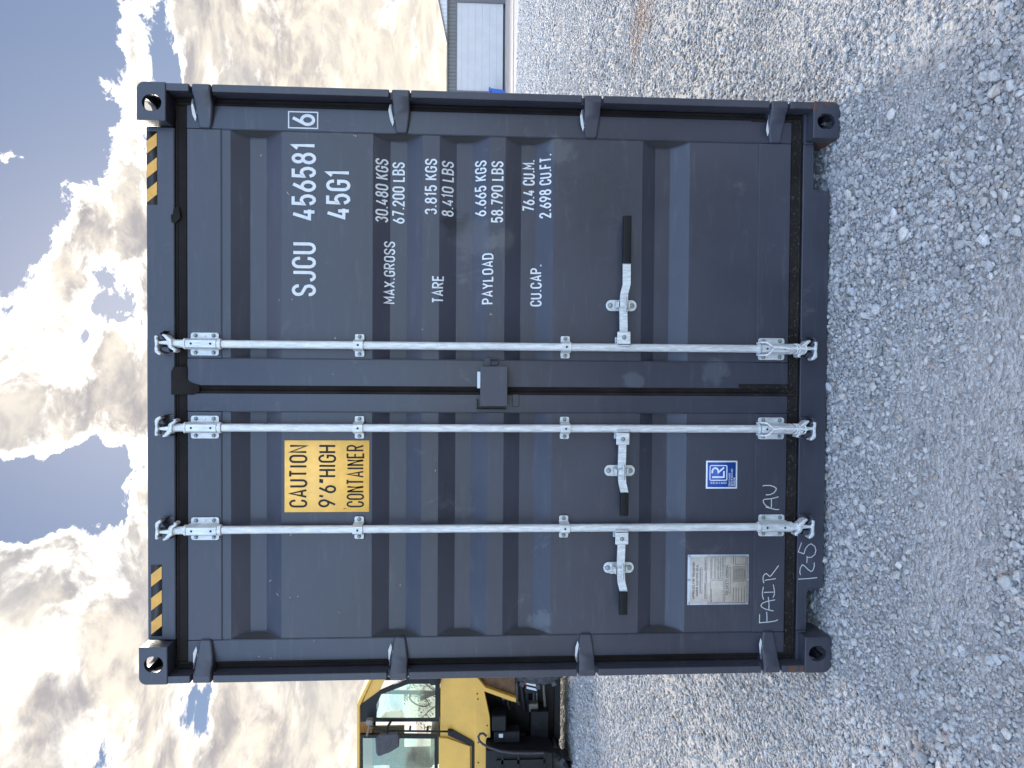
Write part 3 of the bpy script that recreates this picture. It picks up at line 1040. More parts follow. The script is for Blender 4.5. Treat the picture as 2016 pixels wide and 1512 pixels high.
# body behind the doors
MB().box(-1.189, 1.189, .112, .120, .13, 2.80).build("inner_frame", M['under'], cont)
for s in (1, -1):
    V, F = [], []
    y = .176
    pts = []
    while y < 12.0:
        pts += [(y, 0), (y + .072, 0), (y + .14, -.036), (y + .21, -.036)]
        y += .278
    pts.append((12.02, 0))
    for (yy, dd) in pts:
        V += [(s * (1.212 + dd), yy, .16), (s * (1.212 + dd), yy, 2.83)]
    for i in range(len(pts) - 1):
        F.append((2 * i, 2 * i + 2, 2 * i + 3, 2 * i + 1))
    MB().raw(V, F).build("side_panel", M['paint'], cont, angle=5, recalc=False)
    MB().box(s * 1.155, s * 1.215, .18, 12.01, 2.832, 2.886, .003).build("top_rail", M['paint'], cont)
    MB().box(s * 1.165, s * 1.214, .18, 12.01, .030, .158, .003).build("bottom_rail", M['paint'], cont)
MB().box(-1.154, 1.154, .165, 12.01, 2.868, 2.880).build("roof", M['paint'], cont)
MB().box(-1.16, 1.16, .20, 12.01, .135, .16).build("floor", M['under'], cont)
MB().box(-1.21, 1.21, 12.03, 12.10, .12, 2.78).build("front_wall", M['paint'], cont)
for k in range(30):
    MB().box(-1.16, 1.16, .45 + k * .38, .50 + k * .38, .03, .133).build("cross_member", M['under'], cont)

# gaskets
mb = MB()
mb.box(-1.153, 1.153, .070, .09, 2.7245, 2.773, .004)       # along the header
mb.tube([(-1.15, .072, 2.765), (1.15, .072, 2.765)], .0055, 8)
mb.box(-1.16, 1.16, .066, .09, .1295, .180, .004)           # along the sill
mb.tube([(-1.15, .066, .140), (1.15, .066, .140)], .005, 8)
for s in (1, -1):
    mb.box(s * 1.153, s * 1.186, .076, .092, .12, 2.775, .004)
    mb.tube([(s * 1.160, .074, .13), (s * 1.160, .074, 2.76)], .008, 8)
    mb.tube([(s * 1.177, .080, .13), (s * 1.177, .080, 2.76)], .0045, 8)
gas = mb.build("door_seal", M['rubber'], cont)
# centre seal: folded rubber lip between the leaves
mb = MB()
secs = [(-.032, .066), (-.030, .060), (-.022, .062), (-.016, .070), (-.008, .066), (-.001, .056), (.004, .060), (.004, .085), (-.032, .085)]
mb.loft([[(px_, py_, z_) for px_, py_ in secs] for z_ in (.150, .8, 1.6, 2.3, 2.726)])
mb.prism([(-.037, 2.786), (.058, 2.786), (.078, 2.776), (.078, 2.722), (.024, 2.722), (.018, 2.716), (.010, 2.70), (.002, 2.672), (-.026, 2.672), (-.037, 2.700)][::-1], .0535, .0575, .001)
mb.build("centre_seal", M['rubber'], cont)
mb = MB().prism([(.665, 2.772), (.672, 2.785), (.70, 2.787), (.705, 2.779), (.73, 2.776), (.735, 2.755), (.69, 2.748)][::-1], .058, .0635, .001)
o = mb.build("seal_tear", M['rubber'], cont)
# bottom corner seal flaps
each("seal_flap", [MB().prism([(.004, .40), (.020, .40), (.020, .185), (.004, .185)], .0555, .0575), MB().prism([(1.145, .36), (1.155, .36), (1.155, .18), (1.145, .18)], .0555, .0575)], M['rubber'], cont)


def door(x0, x1, hinge_side):
    """door leaf between x0 < x1; frame members, then the folded panel as sub-part"""
    mo, mi_ = .096, .114 if hinge_side > 0 else .076
    if hinge_side > 0:
        xl, xr = x0 + .114, x1 - .096
    else:
        xl, xr = x0 + .092, x1 - .076
    mb = MB()
    mb.box(x0, xl - .0012, YD, YD + .05, .182, 2.723, .005, seg=2)
    mb.box(xr + .0012, x1, YD, YD + .05, .182, 2.723, .005, seg=2)
    mb.box(xl, xr, YD + .0008, YD + .05, 2.585, 2.722, .002)
    mb.box(xl, xr, YD + .0008, YD + .05, .183, .321, .002)
    mb.box(x0 + .01, x1 - .01, .108, .112, .19, 2.71)
    d_ = mb.build("door", M['paint'], cont)
    # folded sheet
    V, F = [], []
    pts = list(CREASE)
    pts[0] = (2.5825, .063)
    pts[-1] = (.3235, .063)
    xa, xb = xl + .002, xr - .002
    for z_, y_ in pts:
        V += [(xa, y_, z_), (xb, y_, z_)]
    for i in range(len(pts) - 1):
        F.append((2 * i, 2 * i + 1, 2 * i + 3, 2 * i + 2))
    pmb = MB().raw(V, F)
    # soft rolled creases: bevel the fold edges
    bm = bmesh.new()
    vs_ = [bm.verts.new(v) for v in pmb.V]
    for f in pmb.F: bm.faces.new([vs_[i] for i in f])
    ed = [e for e in bm.edges if len(e.link_faces) == 2 and e.calc_face_angle(0) > .2]
    bmesh.ops.bevel(bm, geom=ed, offset=.006, segments=3, affect='EDGES', profile=0.5)
    p2 = MB().from_bm(bm)
    p2.build("door_panel", M['paint'], d_, angle=20, recalc=True)
    # pressed scoops that close the folds on the hinge side, coloured dark like a shaded gap
    xe = xr if hinge_side > 0 else xl
    s = -1 if hinge_side > 0 else 1
    for i in range(1, 21, 4):
        za, zb, zc_, zd = CREASE[i][0], CREASE[i + 1][0], CREASE[i + 2][0], CREASE[i + 3][0]
        n_ = 14
        st = []
        bead = []
        for k in range(n_ + 1):
            u = k / n_
            z_ = za + (zd - za) * u
            dep = prof(z_)
            xin = xe + s * (.002 + .020 * math.sin(math.pi * u) ** 0.8)
            st.append([(xe + s * .001, min(dep, .0655) + .001, z_), (xin, dep - .0005, z_)])
            bead.append((xin, dep - .001, z_))
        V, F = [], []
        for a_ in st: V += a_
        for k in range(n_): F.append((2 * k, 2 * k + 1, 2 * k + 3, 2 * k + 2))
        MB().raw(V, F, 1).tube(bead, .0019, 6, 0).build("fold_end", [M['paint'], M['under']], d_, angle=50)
    # weld seams round the sheet
    wd = MB()
    for xx in (xl, xr):
        wd.tube([(xx, YD + .0035, .325), (xx, YD + .0035, 2.58)], .0016, 6)
    wd.tube([(xl, YD + .0035, 2.584), (xr, YD + .0035, 2.584)], .0014, 6)
    wd.tube([(xl, YD + .0040, .3225), (xr, YD + .0040, .3225)], .0022, 6)
    wd.build("weld_seam", M['paint'], d_)
    return d_


door_r = door(.001, 1.151, 1)
door_l = door(-1.152, -.031, -1)

# hinges
def hinge_mesh(s):
    stn = [(1.2175, .0385, .008), (1.214, .0395, .004), (1.190, .0395, .003), (1.180, .038, .008), (1.166, .0365, .019), (1.150, .038, .029), (1.125, .0365, .037),
           (1.095, .0325, .0425), (1.068, .0285, .046), (1.059, .0255, .0475), (1.0555, .021, .052)]
    L = []
    for x_, hz, yf in stn:
        hz *= .93
        e_ = min(.007, hz * .4)
        L.append([(s * x_, .077, -hz), (s * x_, yf + .007, -hz), (s * x_, yf + .002, -hz + e_ * .4), (s * x_, yf, -hz + e_), (s * x_, yf, hz - e_), (s * x_, yf + .002, hz - e_ * .4), (s * x_, yf + .007, hz), (s * x_, .077, hz)])
    mb = MB().loft(L)
    # raised rib along the upper edge and the pale nylon bush beside it
    mb.tube([(s * 1.166, .024, .038), (s * 1.14, .036, .037), (s * 1.10, .043, .030), (s * 1.075, .048, .024)], [.003, .004, .003, .002], 8)
    rr_ = random.uniform(.8, 1.1)
    mb.raw([(s * 1.168, .040, .038), (s * 1.163, .026, .047 * rr_), (s * 1.140, .030, .053 * rr_), (s * 1.105, .037, .046), (s * 1.080, .044, .036), (s * 1.11, .040, .028), (s * 1.15, .034, .036)],
           [(0, 1, 2, 6), (6, 2, 3, 5), (5, 3, 4)], 1)
    return mb.build("hinge", [M['paint'], M['white']], data_only=True, angle=24)


for s, dr in ((1, door_r), (-1, door_l)):
    for z_ in HZ:
        link("hinge", hinge_mesh(s), dr, (0, 0, z_ + random.uniform(-.003, .003)))

# ---- lock rods and their fittings (meshes built once about the rod axis, copied)
YR = .026
def bolt(mb, x_, y_, z_, r_=.0065, mi=1):
    mb.tube([(x_, y_ + .001, z_), (x_, y_ - .0015, z_)], r_ * 1.35, 14, mi)
    mb.tube([(x_, y_, z_), (x_, y_ - .006, z_), (x_, y_ - .008, z_)], [r_, r_ * .95, r_ * .5], 10, mi)


def rounded(x0, x1, z0, z1, r, n=4):
    pts = []
    for cx, cz, a0 in ((x1 - r, z1 - r, 0), (x0 + r, z1 - r, 90), (x0 + r, z0 + r, 180), (x1 - r, z0 + r, 270)):
        pts += arc(cx, cz, r, r, a0, a0 + 90, n)
    return pts


def big_bracket():
    mb = MB().prism(rounded(-.047, .047, -.057, .057, .010), .0505, .0575, .001)
    mb.tube([(0, YR, -.078), (0, YR, -.076), (0, YR, -.062), (0, YR, -.060)], [.0195, .0225, .0225, .020], 20)
    mb.tube([(0, YR, .062), (0, YR, .064), (0, YR, .072), (0, YR, .074)], [.020, .0225, .0225, .0195], 20)
    sec = [(-.023, .052), (-.0215, .020), (-.014, .0045), (0, .0025), (.014, .0045), (.0215, .020), (.023, .052)]
    mb.loft([[(a_, b_, z_) for a_, b_ in sec] for z_ in (-.060, .060)])
    for sx_ in (-1, 1):
        for sz_ in (-1, 1):
            bolt(mb, sx_ * .0352, .0505, sz_ * .036)
    for z_ in (-.039, .038):
        mb.tube([(0, .003, z_), (0, .0016, z_)], .0045, 12, 2)
    mb.tube([(.0335, .0505, 0.0), (.0335, .0475, 0.0)], .004, 8)
    return mb.build("rod_bracket", [M['galv'], M['bolt'], M['hole']], data_only=True)


def small_bracket():
    mb = MB().prism(rounded(-.047, .047, -.0195, .0195, .006), .0525, .0575, .0008)
    sec = [(-.026, .053), (-.0235, .050), (-.0220, .020), (-.014, .0045), (0, .0025), (.014, .0045), (.0220, .020), (.0235, .050), (.026, .053)]
    mb.loft([[(a_, b_, z_) for a_, b_ in sec] for z_ in (-.0195, .0205)])
    for sx_ in (-1, 1):
        bolt(mb, sx_ * .0365, .0525, 0)
    mb.tube([(0, .003, 0), (0, .0016, 0)], .0045, 12, 2)
    return mb.build("rod_clamp", [M['galv'], M['bolt'], M['hole']], data_only=True)


def cam_mesh():
    """locking cam on the rod end, pointing up from z=0"""
    mb = MB().tube([(0, YR, -.012), (0, YR, .0), (0, YR, .012)], [.0175, .021, .019], 18)
    mb.prism([(-.036, -.010), (-.029, -.012), (-.018, .006), (.006, .010), (.026, .026), (.033, .034), (.038, .029), (.034, .016), (.020, .0), (.016, -.006), (-.012, -.008), (-.026, -.024), (-.034, -.022)][::-1], .002, .046, .003)
    mb.prism([(-.010, .006), (-.006, .006), (-.002, .048), (.008, .052), (.012, .012), (.004, .004)][::-1], .006, .044, .002)
    mb.prism([(-.048, .040), (-.040, .036), (-.030, .046), (-.012, .050), (.006, .046), (.020, .052), (.027, .048), (.032, .053), (.030, .062), (.018, .062), (-.008, .060), (-.026, .062), (-.036, .060), (-.044, .050)][::-1], .0, .040, .003)
    return mb.build("locking_cam", M['galv'], data_only=True)


def keeper_mesh():
    mb = MB().prism([(-.034, .000), (-.014, .004), (-.012, .034), (-.030, .036)][::-1], .018, .0638, .003)
    mb.prism([(.014, .016), (.040, .034), (.052, .018), (.046, .044), (.028, .050), (.012, .042)][::-1], .012, .0638, .003)
    mb.box(-.045, .05, .054, .0638, -.004, .050, .003)
    return mb.build("cam_keeper", M['paint'], data_only=True)


BB, SB, CAM, KEEP = big_bracket(), small_bracket(), cam_mesh(), keeper_mesh()
CAMD, KEEPD = CAM.copy(), KEEP.copy()
for me in (CAMD, KEEPD):
    bm = bmesh.new()
    bm.from_mesh(me)
    for v in bm.verts: v.co.z = -v.co.z
    bmesh.ops.reverse_faces(bm, faces=bm.faces)
    bm.to_mesh(me)
    bm.free()
BOTZ = {.172: .260, -.1705: .256, -.592: .2485}
for x_, dr in ((.172, door_r), (-.1705, door_l), (-.592, door_l)):
    mb = MB().tube([(0, YR, .150), (0, YR, .17), (0, YR, 2.74), (0, YR, 2.765)], .0165, 20)
    link("lock_rod", mb.build("lock_rod", M['galv'], data_only=True), dr, (x_, 0, 0))
    link("rod_bracket", BB, dr, (x_, 0, 2.649))
    link("rod_bracket", BB, dr, (x_, 0, BOTZ[x_]))
    link("rod_clamp", SB, dr, (x_, 0, 2.018))
    link("rod_clamp", SB, dr, (x_, 0, 1.155))
    c1_ = link("locking_cam", CAM, dr, (x_, 0, 2.768))
    c2_ = link("locking_cam", CAMD, dr, (x_, 0, .142))
    if x_ < 0:
        c1_.scale.x = -1
    if x_ > 0:
        pass
    link("cam_keeper", KEEP, header, (x_, 0, 2.776))
    link("cam_keeper", KEEPD, sill, (x_, -.004, .124))


# ---- handles
def handle(x_rod, sgn, x_grip0, x_grip1, x_ret, dr):
    zc_ = .914
    mb = MB()
    xa, xb = x_rod + sgn * .008, x_rod + sgn * .066
    mb.box(xa, xb, -.004, .004, zc_ - .027, zc_ + .029, .003)
    mb.box(xa, x_rod + sgn * .045, .046, .052, zc_ - .027, zc_ + .029, .002)
    mb.box(xa - sgn * .002, xa + sgn * .010, -.004, .052, zc_ - .027, zc_ + .029, .003)
    bolt(mb, x_rod + sgn * .042, -.004, zc_ + .001, .007)
    mb.build("handle_hub", [M['galv'], M['bolt']], dr)
    # flat bar with a joggle
    mb = MB()
    xs_ = [x_rod + sgn * .030, x_ret - sgn * .02, x_ret + sgn * .045, x_ret + sgn * .085, x_grip0]
    off = [0, .003, 0, -.009, -.008]
    ysb = [.006, .006, .006, .002, .0]
    L = []
    for xx, oo, yy in zip(xs_, off, ysb):
        L.append([(xx, yy, zc_ + oo - .0165), (xx, yy + .008, zc_ + oo - .0165), (xx, yy + .008, zc_ + oo + .0165), (xx, yy, zc_ + oo + .0165)])
    mb.loft(L)
    mb.build("door_handle", M['galv'], dr, angle=25)
    mb = MB().box(x_grip0 - sgn * .004, x_grip1, -.006, .014, zc_ - .0255, zc_ + .0095, .004, seg=2)
    mb.build("handle_grip", M['grip'], dr)
    # retainer
    mb = MB()
    st = arc(x_ret, zc_ + .047, .0235, .021, 0, 180, 8) + arc(x_ret, zc_ - .043, .0235, .021, 180, 360, 8)
    mb.prism(st, .0535, .0625 if False else .0590, .001)
    bolt(mb, x_ret, .0535, zc_ + .050, .0085)
    bolt(mb, x_ret, .0535, zc_ - .044, .0085)
    mb.box(x_ret - .0125, x_ret + .0125, .020, .054, zc_ - .030, zc_ - .020, .002)
    mb.box(x_ret - .0125, x_ret + .0125, -.004, .016, zc_ + .018, zc_ + .028, .002)
    mb.box(x_ret - .0125, x_ret + .0125, .014, .052, zc_ + .024, zc_ + .032, .002)
    mb.box(x_ret - .0125, x_ret + .0125, -.004, .001, zc_ - .004, zc_ + .026, .002)
    mb.tube([(x_ret - .016, .030, zc_ + .020), (x_ret - .016, .030, zc_ + .045)], .003, 8)
    # hasp loop standing out of the bar
    lp = [(x_ret + .031 * math.cos(a), -.006 - .011 * abs(math.sin(a)) ** .5 * (1 if math.sin(a) > 0 else .2), zc_ + .004 * math.sin(a) - .003) for a in np.linspace(0, 2 * math.pi, 25)]
    mb.tube(lp, .0032, 8)
    mb.build("handle_retainer", [M['galv'], M['bolt']], dr)


handle(.172, 1, .525, .721, .3515, door_r)
handle(-.1705, -1, -.442, -.537, -.353, door_l)
handle(-.592, -1, -.860, -.956, -.7705, door_l)

# ---- lock box between the leaves
mb = MB()
x0, x1, z0, z1, yf, yb = -.0755, .0885, 1.403, 1.515, -.012, .056
mb.box(x0, x1, yf, yf + .004, z0, z1, .0012)
mb.box(x0 + .0, x1, yf + .002, yb - .012, z1 - .004, z1 - .0005, .001)
mb.box(x1 - .004, x1 - .0005, yf + .002, yb, z0, z1 - .004, .001)
mb.box(x0, x0 + .003, yf + .002, yb - .02, z0, z1 - .004, .001)
mb.box(-.0, x1 - .005, yb - .004, yb, z0 + .003, z1 - .006)
lb = mb.build("lock_box", M['paint'], door_r)
mb = MB().box(-.0945, -.090, .022, .058, 1.405, 1.530, .0015).box(-.0895, -.048, .022, .058, 1.5265, 1.5305, .0015)
mb.build("lock_guard", M['paint'], door_l)
mb = MB().box(-.081, -.029, .050, .058, 1.350, 1.379, .002)
mb.build("stop_block", M['paint'], door_l)
mb = MB().box(-.004, .066, .050, .054, 1.512, 1.527, .001)
mb.build("white_tab", M['white_st'], door_r)
hk = [(.093, .05, 1.478), (.093, .04, 1.455)] + [(.1075 + .013 * math.cos(R(a)), .036, 1.452 + .012 * math.sin(R(a))) for a in range(190, 351, 20)] + [(.1205, .036, 1.458), (.1195, .04, 1.474)]
mb = MB().tube(hk, .0028, 8)
mb.box(.088, .126, .048, .058, 1.47, 1.5, .002)
mb.build("lock_hook", M['paint'], door_r)

# ---- print and plates on the doors
def lettering(s, x0, x1, z0, z1, dr, weight=.125, yfix=None, gap=.17, space=.42):
    mb = MB()
    lay_on_door(mb, text_shape(s, x0, x1, z0, z1, weight, gap, space), yfix=yfix)
    return mb.build("lettering", M['white'], dr, recalc=False)


lettering("SJCU", .377, .596, 2.2, 2.299, door_r, .13, gap=.20)
lettering("456581", .692, 1.006, 2.2, 2.3, door_r, .13, gap=.20)
lettering("45G1", .699, .897, 2.059, 2.159, door_r, .13, gap=.20)
mb = MB()
lay_on_door(mb, text_shape("6", 1.078, 1.124, 2.203, 2.300, .13), yfix=YD)
lay_on_door(mb, [ribbon([(1.0675, 2.193), (1.1335, 2.193), (1.1335, 2.311), (1.0675, 2.311), (1.0675, 2.193)], .0024)], yfix=YD)
mb.build("lettering", M['white'], door_r, recalc=False)
for s, a_, b_, c_, e_ in (("MAX.GROSS", .351, .613, 1.877, 1.923), ("TARE", .354, .469, 1.67, 1.719), ("PAYLOAD", .352, .565, 1.462, 1.509), ("CU.CAP.", .348, .525, 1.254, 1.302),
                          ("30.480 KGS", .692, .955, 1.906, 1.957), ("67.200 LBS", .691, .947, 1.838, 1.890), ("3.815 KGS", .724, .955, 1.700, 1.751), ("8.410 LBS", .721, .951, 1.631, 1.681),
                          ("6.665 KGS", .724, .957, 1.493, 1.542), ("58.790 LBS", .696, .951, 1.422, 1.473), ("76.4 CU.M.", .753, .971, 1.286, 1.338), ("2.698 CU.FT.", .722, .991, 1.218, 1.267)):
    lettering(s, a_, b_, c_, e_, door_r, .135)

# caution plate
mb = MB().box(-.527, -.226, .0605, .0624, 1.978, 2.328, .0006)
for s, a_, b_, c_, e_ in (("CAUTION", -.506, -.246, 2.234, 2.309), ("9'6\"HIGH", -.506, -.246, 2.115, 2.189), ("CONTAINER", -.506, -.246, 1.999, 2.072)):
    lay_on_door(mb, text_shape(s, a_, b_, c_, e_, .115 if s != 'CONTAINER' else .10, gap=.20 if s[0] != '9' else .17), 1, off=.0006, yfix=.0605)
lay_on_door(mb, [ribbon([(-.5185, 2.082), (-.511, 2.0825), (-.5135, 2.073)], .0008)], 1, off=.0006, yfix=.0605)
o = mb.build("warning_plate", [M['yellow'], M['black']], door_l, recalc=False)
o['label'] = "yellow caution sign with black lettering"

# certification sticker
sx0, sx1, sz0, sz1 = -.433, -.312, .399, .537
mb = MB().box(sx0, sx1, .0615, .0625, sz0, sz1, .0003, mi=0)
mb.box(sx0 + .0065, sx1 - .0065, .0610, .0614, sz0 + .007, sz1 - .0065, 0, mi=1)
lx0, lx1, lz0, lz1 = -.3965, -.333, .4455, .5195
lay_on_door(mb, [ribbon(rounded(lx0, lx1, lz0, lz1, .004, 3) + [rounded(lx0, lx1, lz0, lz1, .004, 3)[0]], .0020)], 0, off=.0004, yfix=.061)
lay_on_door(mb, [ribbon([(-.383, .510), (-.383, .4585), (-.3570, .4585)], .0036),
                 ribbon([(-.3665, .510), (-.3600, .510), *arc(-.3600, .4965, .0165, .0135, 90, -90, 8), (-.3665, .483)], .0036),
                 ribbon([(-.3620, .483), (-.3415, .4585)], .0036)], 0, off=.0004, yfix=.061)
for s, zt, xe_ in (("CONTAINER", .4375, -.3655), ("CERTIFICATION", .427, -.347), ("SCHEME", .4165, -.3835)):
    lay_on_door(mb, text_shape(s, -.4225, xe_, zt - .0080, zt, .15), 0, off=.0004, yfix=.061)
# the word beside the mark reads upwards
sh = text_shape("CERTIFIED", 0, .071, 0, .0085, .16)
sh = [([(-.4075 - (v[1] - .0042), .4465 + v[0]) for v in V_], F_) for V_, F_ in sh]
lay_on_door(mb, sh, 0, off=.0004, yfix=.061)
o = mb.build("sticker", [M['white_st'], M['blue_st']], door_l, recalc=False)
o['label'] = "blue and white certification sticker"

# data plate
px0, px1, pz0, pz1 = -.939, -.719, .342, .613
mb = MB().box(px0, px1, .0600, .0625, pz0, pz1, .001, mi=0)
mb.box(px0 + .009, px1 - .009, .0594, .0599, pz0 + .004, pz1 - .010, 0, mi=1)
for ax, az in ((px0 + .006, pz1 - .006), (px1 - .006, pz1 - .006), (px0 + .006, pz0 + .006), (px1 - .006, pz0 + .006), (px0 + .006, .522), (px1 - .006, .522), (-.829, pz1 - .004), (-.829, pz0 + .004)):
    mb.tube([(ax, .0600, az), (ax, .0578, az)], .0042, 8, 0)


def pl(xa, xb, za, zb):
    """rectangle given in fractions of the plate (from its left and from its top)"""
    W_, H_ = (px1 - px0 - .018), (pz1 - pz0 - .014)
    return px0 + .009 + xa * W_, px0 + .009 + xb * W_, pz1 - .010 - zb * H_, pz1 - .010 - za * H_


def frame(xa, xb, za, zb, h=.0006):
    a_, b_, c_, e_ = pl(xa, xb, za, zb)
    return ribbon([(a_, c_), (b_, c_), (b_, e_), (a_, e_), (a_, c_)], h)


inkk = []
for s, f_ in (("APPROVED FOR TRANSPORT", (.09, .90, .045, .085)), ("UNDER CUSTOMS SEAL", (.15, .84, .105, .145)), ("CSC SAFETY APPROVAL", (.17, .82, .615, .655))):
    a_, b_, c_, e_ = pl(*f_)
    inkk += text_shape(s, a_, b_, c_, e_, .15)
for f_ in ((.21, .76, .17, .21), (.10, .44, .255, .295), (.70, .98, .255, .29), (.0, .49, .355, .575), (.52, .99, .355, .445), (.52, .99, .475, .575), (.0, .99, .60, .985),
           (.46, .78, .745, .775), (.46, .78, .79, .82), (.46, .78, .835, .865), (.46, .78, .88, .91), (.46, .78, .925, .955), (.83, .99, .78, .96), (.21, .76, .67, .70)):
    inkk.append(frame(*f_))
rl = random.Random(3)
for f_, k in (((.23, .74, .185, .195), 1), ((.13, .42, .27, .28), 1), ((.46, .68, .262, .285), 2), ((.72, .93, .27, .28), 1), ((.02, .30, .372, .385), 1), ((.54, .96, .375, .425), 2), ((.54, .96, .495, .555), 3), ((.02, .34, .75, .94), 5), ((.50, .74, .76, .94), 5), ((.84, .98, .745, .765), 1)):
    a_, b_, c_, e_ = pl(*f_)
    for q in range(k):
        zz_ = e_ if k == 1 else e_ + (c_ - e_) * q / (k - 1)
        x_ = a_
        while x_ < b_ - .003:
            ln = rl.uniform(.003, .010)
            inkk.append(ribbon([(x_, zz_), (min(x_ + ln, b_), zz_)], .0011))
            x_ += ln + .0018
lay_on_door(mb, inkk, 2, off=.0003, yfix=.0594, step=.00005)
o = mb.build("data_plate", [M['plate_rim'], M['plate'], M['plate_ink']], door_l, recalc=False)
o['label'] = "beige etched metal approval plate with fine print"

# handwriting
H1 = [[(-0.981, 0.293), (-1.019, 0.293), (-1.016, 0.252), (-1.012, 0.223), (-1.007, 0.211)], [(-0.971, 0.262), (-0.994, 0.26), (-1.015, 0.26)], [(-0.968, 0.231), (-0.964, 0.249), (-0.959, 0.268), (-0.95, 0.284), (-0.943, 0.288), (-0.933, 0.281), (-0.925, 0.26), (-0.919, 0.225)], [(-0.906, 0.256), (-0.936, 0.252), (-0.962, 0.252)], [(-0.861, 0.278), (-0.882, 0.282), (-0.901, 0.282), (-0.917, 0.276)], [(-0.886, 0.275), (-0.885, 0.232)], [(-0.852, 0.234), (-0.883, 0.228), (-0.897, 0.229), (-0.909, 0.234)], [(-0.833, 0.273), (-0.826, 0.223)], [(-0.845, 0.276), (-0.833, 0.28), (-0.816, 0.28), (-0.806, 0.273), (-0.803, 0.266), (-0.809, 0.259), (-0.816, 0.251), (-0.813, 0.245), (-0.792, 0.229), (-0.769, 0.212)],
      [(-0.513, 0.273), (-0.52, 0.246), (-0.524, 0.228), (-0.524, 0.213)], [(-0.516, 0.255), (-0.508, 0.271), (-0.495, 0.282), (-0.485, 0.285), (-0.479, 0.278), (-0.477, 0.25), (-0.472, 0.228), (-0.468, 0.216)], [(-0.479, 0.248), (-0.516, 0.248)], [(-0.422, 0.288), (-0.419, 0.281), (-0.419, 0.254), (-0.424, 0.238), (-0.432, 0.227), (-0.441, 0.229), (-0.452, 0.239), (-0.459, 0.255), (-0.46, 0.273)]]
H2 = [[(-0.83, 0.122), (-0.828, 0.077), (-0.824, 0.037)], [(-0.812, 0.112), (-0.798, 0.116), (-0.78, 0.113), (-0.766, 0.104), (-0.774, 0.093), (-0.789, 0.078), (-0.797, 0.065), (-0.792, 0.057), (-0.774, 0.051), (-0.758, 0.052)], [(-0.76, 0.085), (-0.741, 0.084), (-0.728, 0.085)], [(-0.669, 0.11), (-0.71, 0.124), (-0.719, 0.099), (-0.696, 0.092), (-0.681, 0.08), (-0.675, 0.067), (-0.686, 0.051), (-0.704, 0.045), (-0.722, 0.05), (-0.734, 0.064), (-0.735, 0.085)]]
for HH, yy, pr in ((H1[:9], YD + .0004, door_l), (H1[9:], YD + .0004, door_l), (H2, .0600, sill)):
    mb = MB()
    lay_on_door(mb, [ribbon(p, .0019) for p in HH], yfix=yy)
    o = mb.build("chalk_writing", M['chalk'], pr, recalc=False)

# hazard stripes on the header
for a_, b_, c_, e_ in ((.742, 1.040, 2.843, 2.884), (-1.042, -.744, 2.829, 2.873)):
    mb = MB().box(a_, b_, .0628, .0637, c_, e_, 0, 0)
    W_ = (b_ - a_)
    Hh = e_ - c_
    p = W_ / 3.0
    for k in range(3):
        q = a_ + .012 + k * p
        mb.raw([(q + .030, .0624, c_ + .0005), (q + .030 + p * .52, .0624, c_ + .0005), (q + p * .52 - .004, .0624, e_ - .0005), (q - .004, .0624, e_ - .0005)], [(0, 1, 2, 3)], 1)
    o = mb.build("hazard_tape", [M['hazblack'], M['hazyellow']], header, recalc=False)

# dried mud specks
mb = MB()
for (x_, z_) in [(.205, 2.12), (.055, 2.13), (.355, 2.353), (.36, 2.3), (-.876, 2.357), (-.881, 2.309), (-1.071, 2.208), (-1.128, 2.43), (-1.143, 2.387), (.964, 2.434), (1.045, 2.042), (-.851, 1.851), (.312, 1.47), (.798, 2.316), (.243, 1.762), (-.822, 2.391), (-.883, 2.276), (-.068, 2.36), (.93, 1.30), (-.62, 2.30), (-.95, 2.10), (-.35, 1.70), (.5, 1.9)]:
    onmember = abs(x_) > 1.056 or abs(x_) < .1
    y_ = YD if onmember else prof(z_)
    for q in range(random.choice((1, 2, 3))):
        bm = bmesh.new()
        bmesh.ops.create_icosphere(bm, subdivisions=1, radius=1)
        s_ = random.uniform(.002, .0045)
        ox, oz = random.uniform(-.005, .005), random.uniform(-.005, .005)
        for v in bm.verts:
            v.co = Vector((x_ + ox + v.co.x * s_ * random.uniform(.7, 1.5), y_ - .001 + v.co.y * s_ * .8, z_ + oz + v.co.z * s_ * random.uniform(.6, 1.3)))
        mb.from_bm(bm)
o = mb.build("dried_mud", M['mud'], cont)
o['kind'] = 'stuff'


# ---- the two white ropes tied round the rod feet
def twisted(mb, path, r, turns):
    P_ = [Vector(p) for p in path]
    # resample
    seg = []
    for a_, b_ in zip(P_, P_[1:]):
        n_ = max(2, int((b_ - a_).length / .0025))
        seg += [a_.lerp(b_, k / n_) for k in range(n_)]
    seg.append(P_[-1])
    for _ in range(6):
        seg = [seg[0]] + [(seg[i - 1] + seg[i] * 2 + seg[i + 1]) / 4 for i in range(1, len(seg) - 1)] + [seg[-1]]
    for ph in (0, math.pi):
        out = []
        for i, p in enumerate(seg):
            t_ = (seg[min(i + 1, len(seg) - 1)] - seg[max(i - 1, 0)]).normalized()
            n_ = t_.cross(Vector((0, 1, 0)))
            n_ = n_.normalized() if n_.length > .1 else Vector((1, 0, 0))
            b_ = t_.cross(n_)
            a_ = ph + i * turns
            out.append(p + (n_ * math.cos(a_) + b_ * math.sin(a_)) * r * .6)
        mb.tube(out, r * .72, 6)


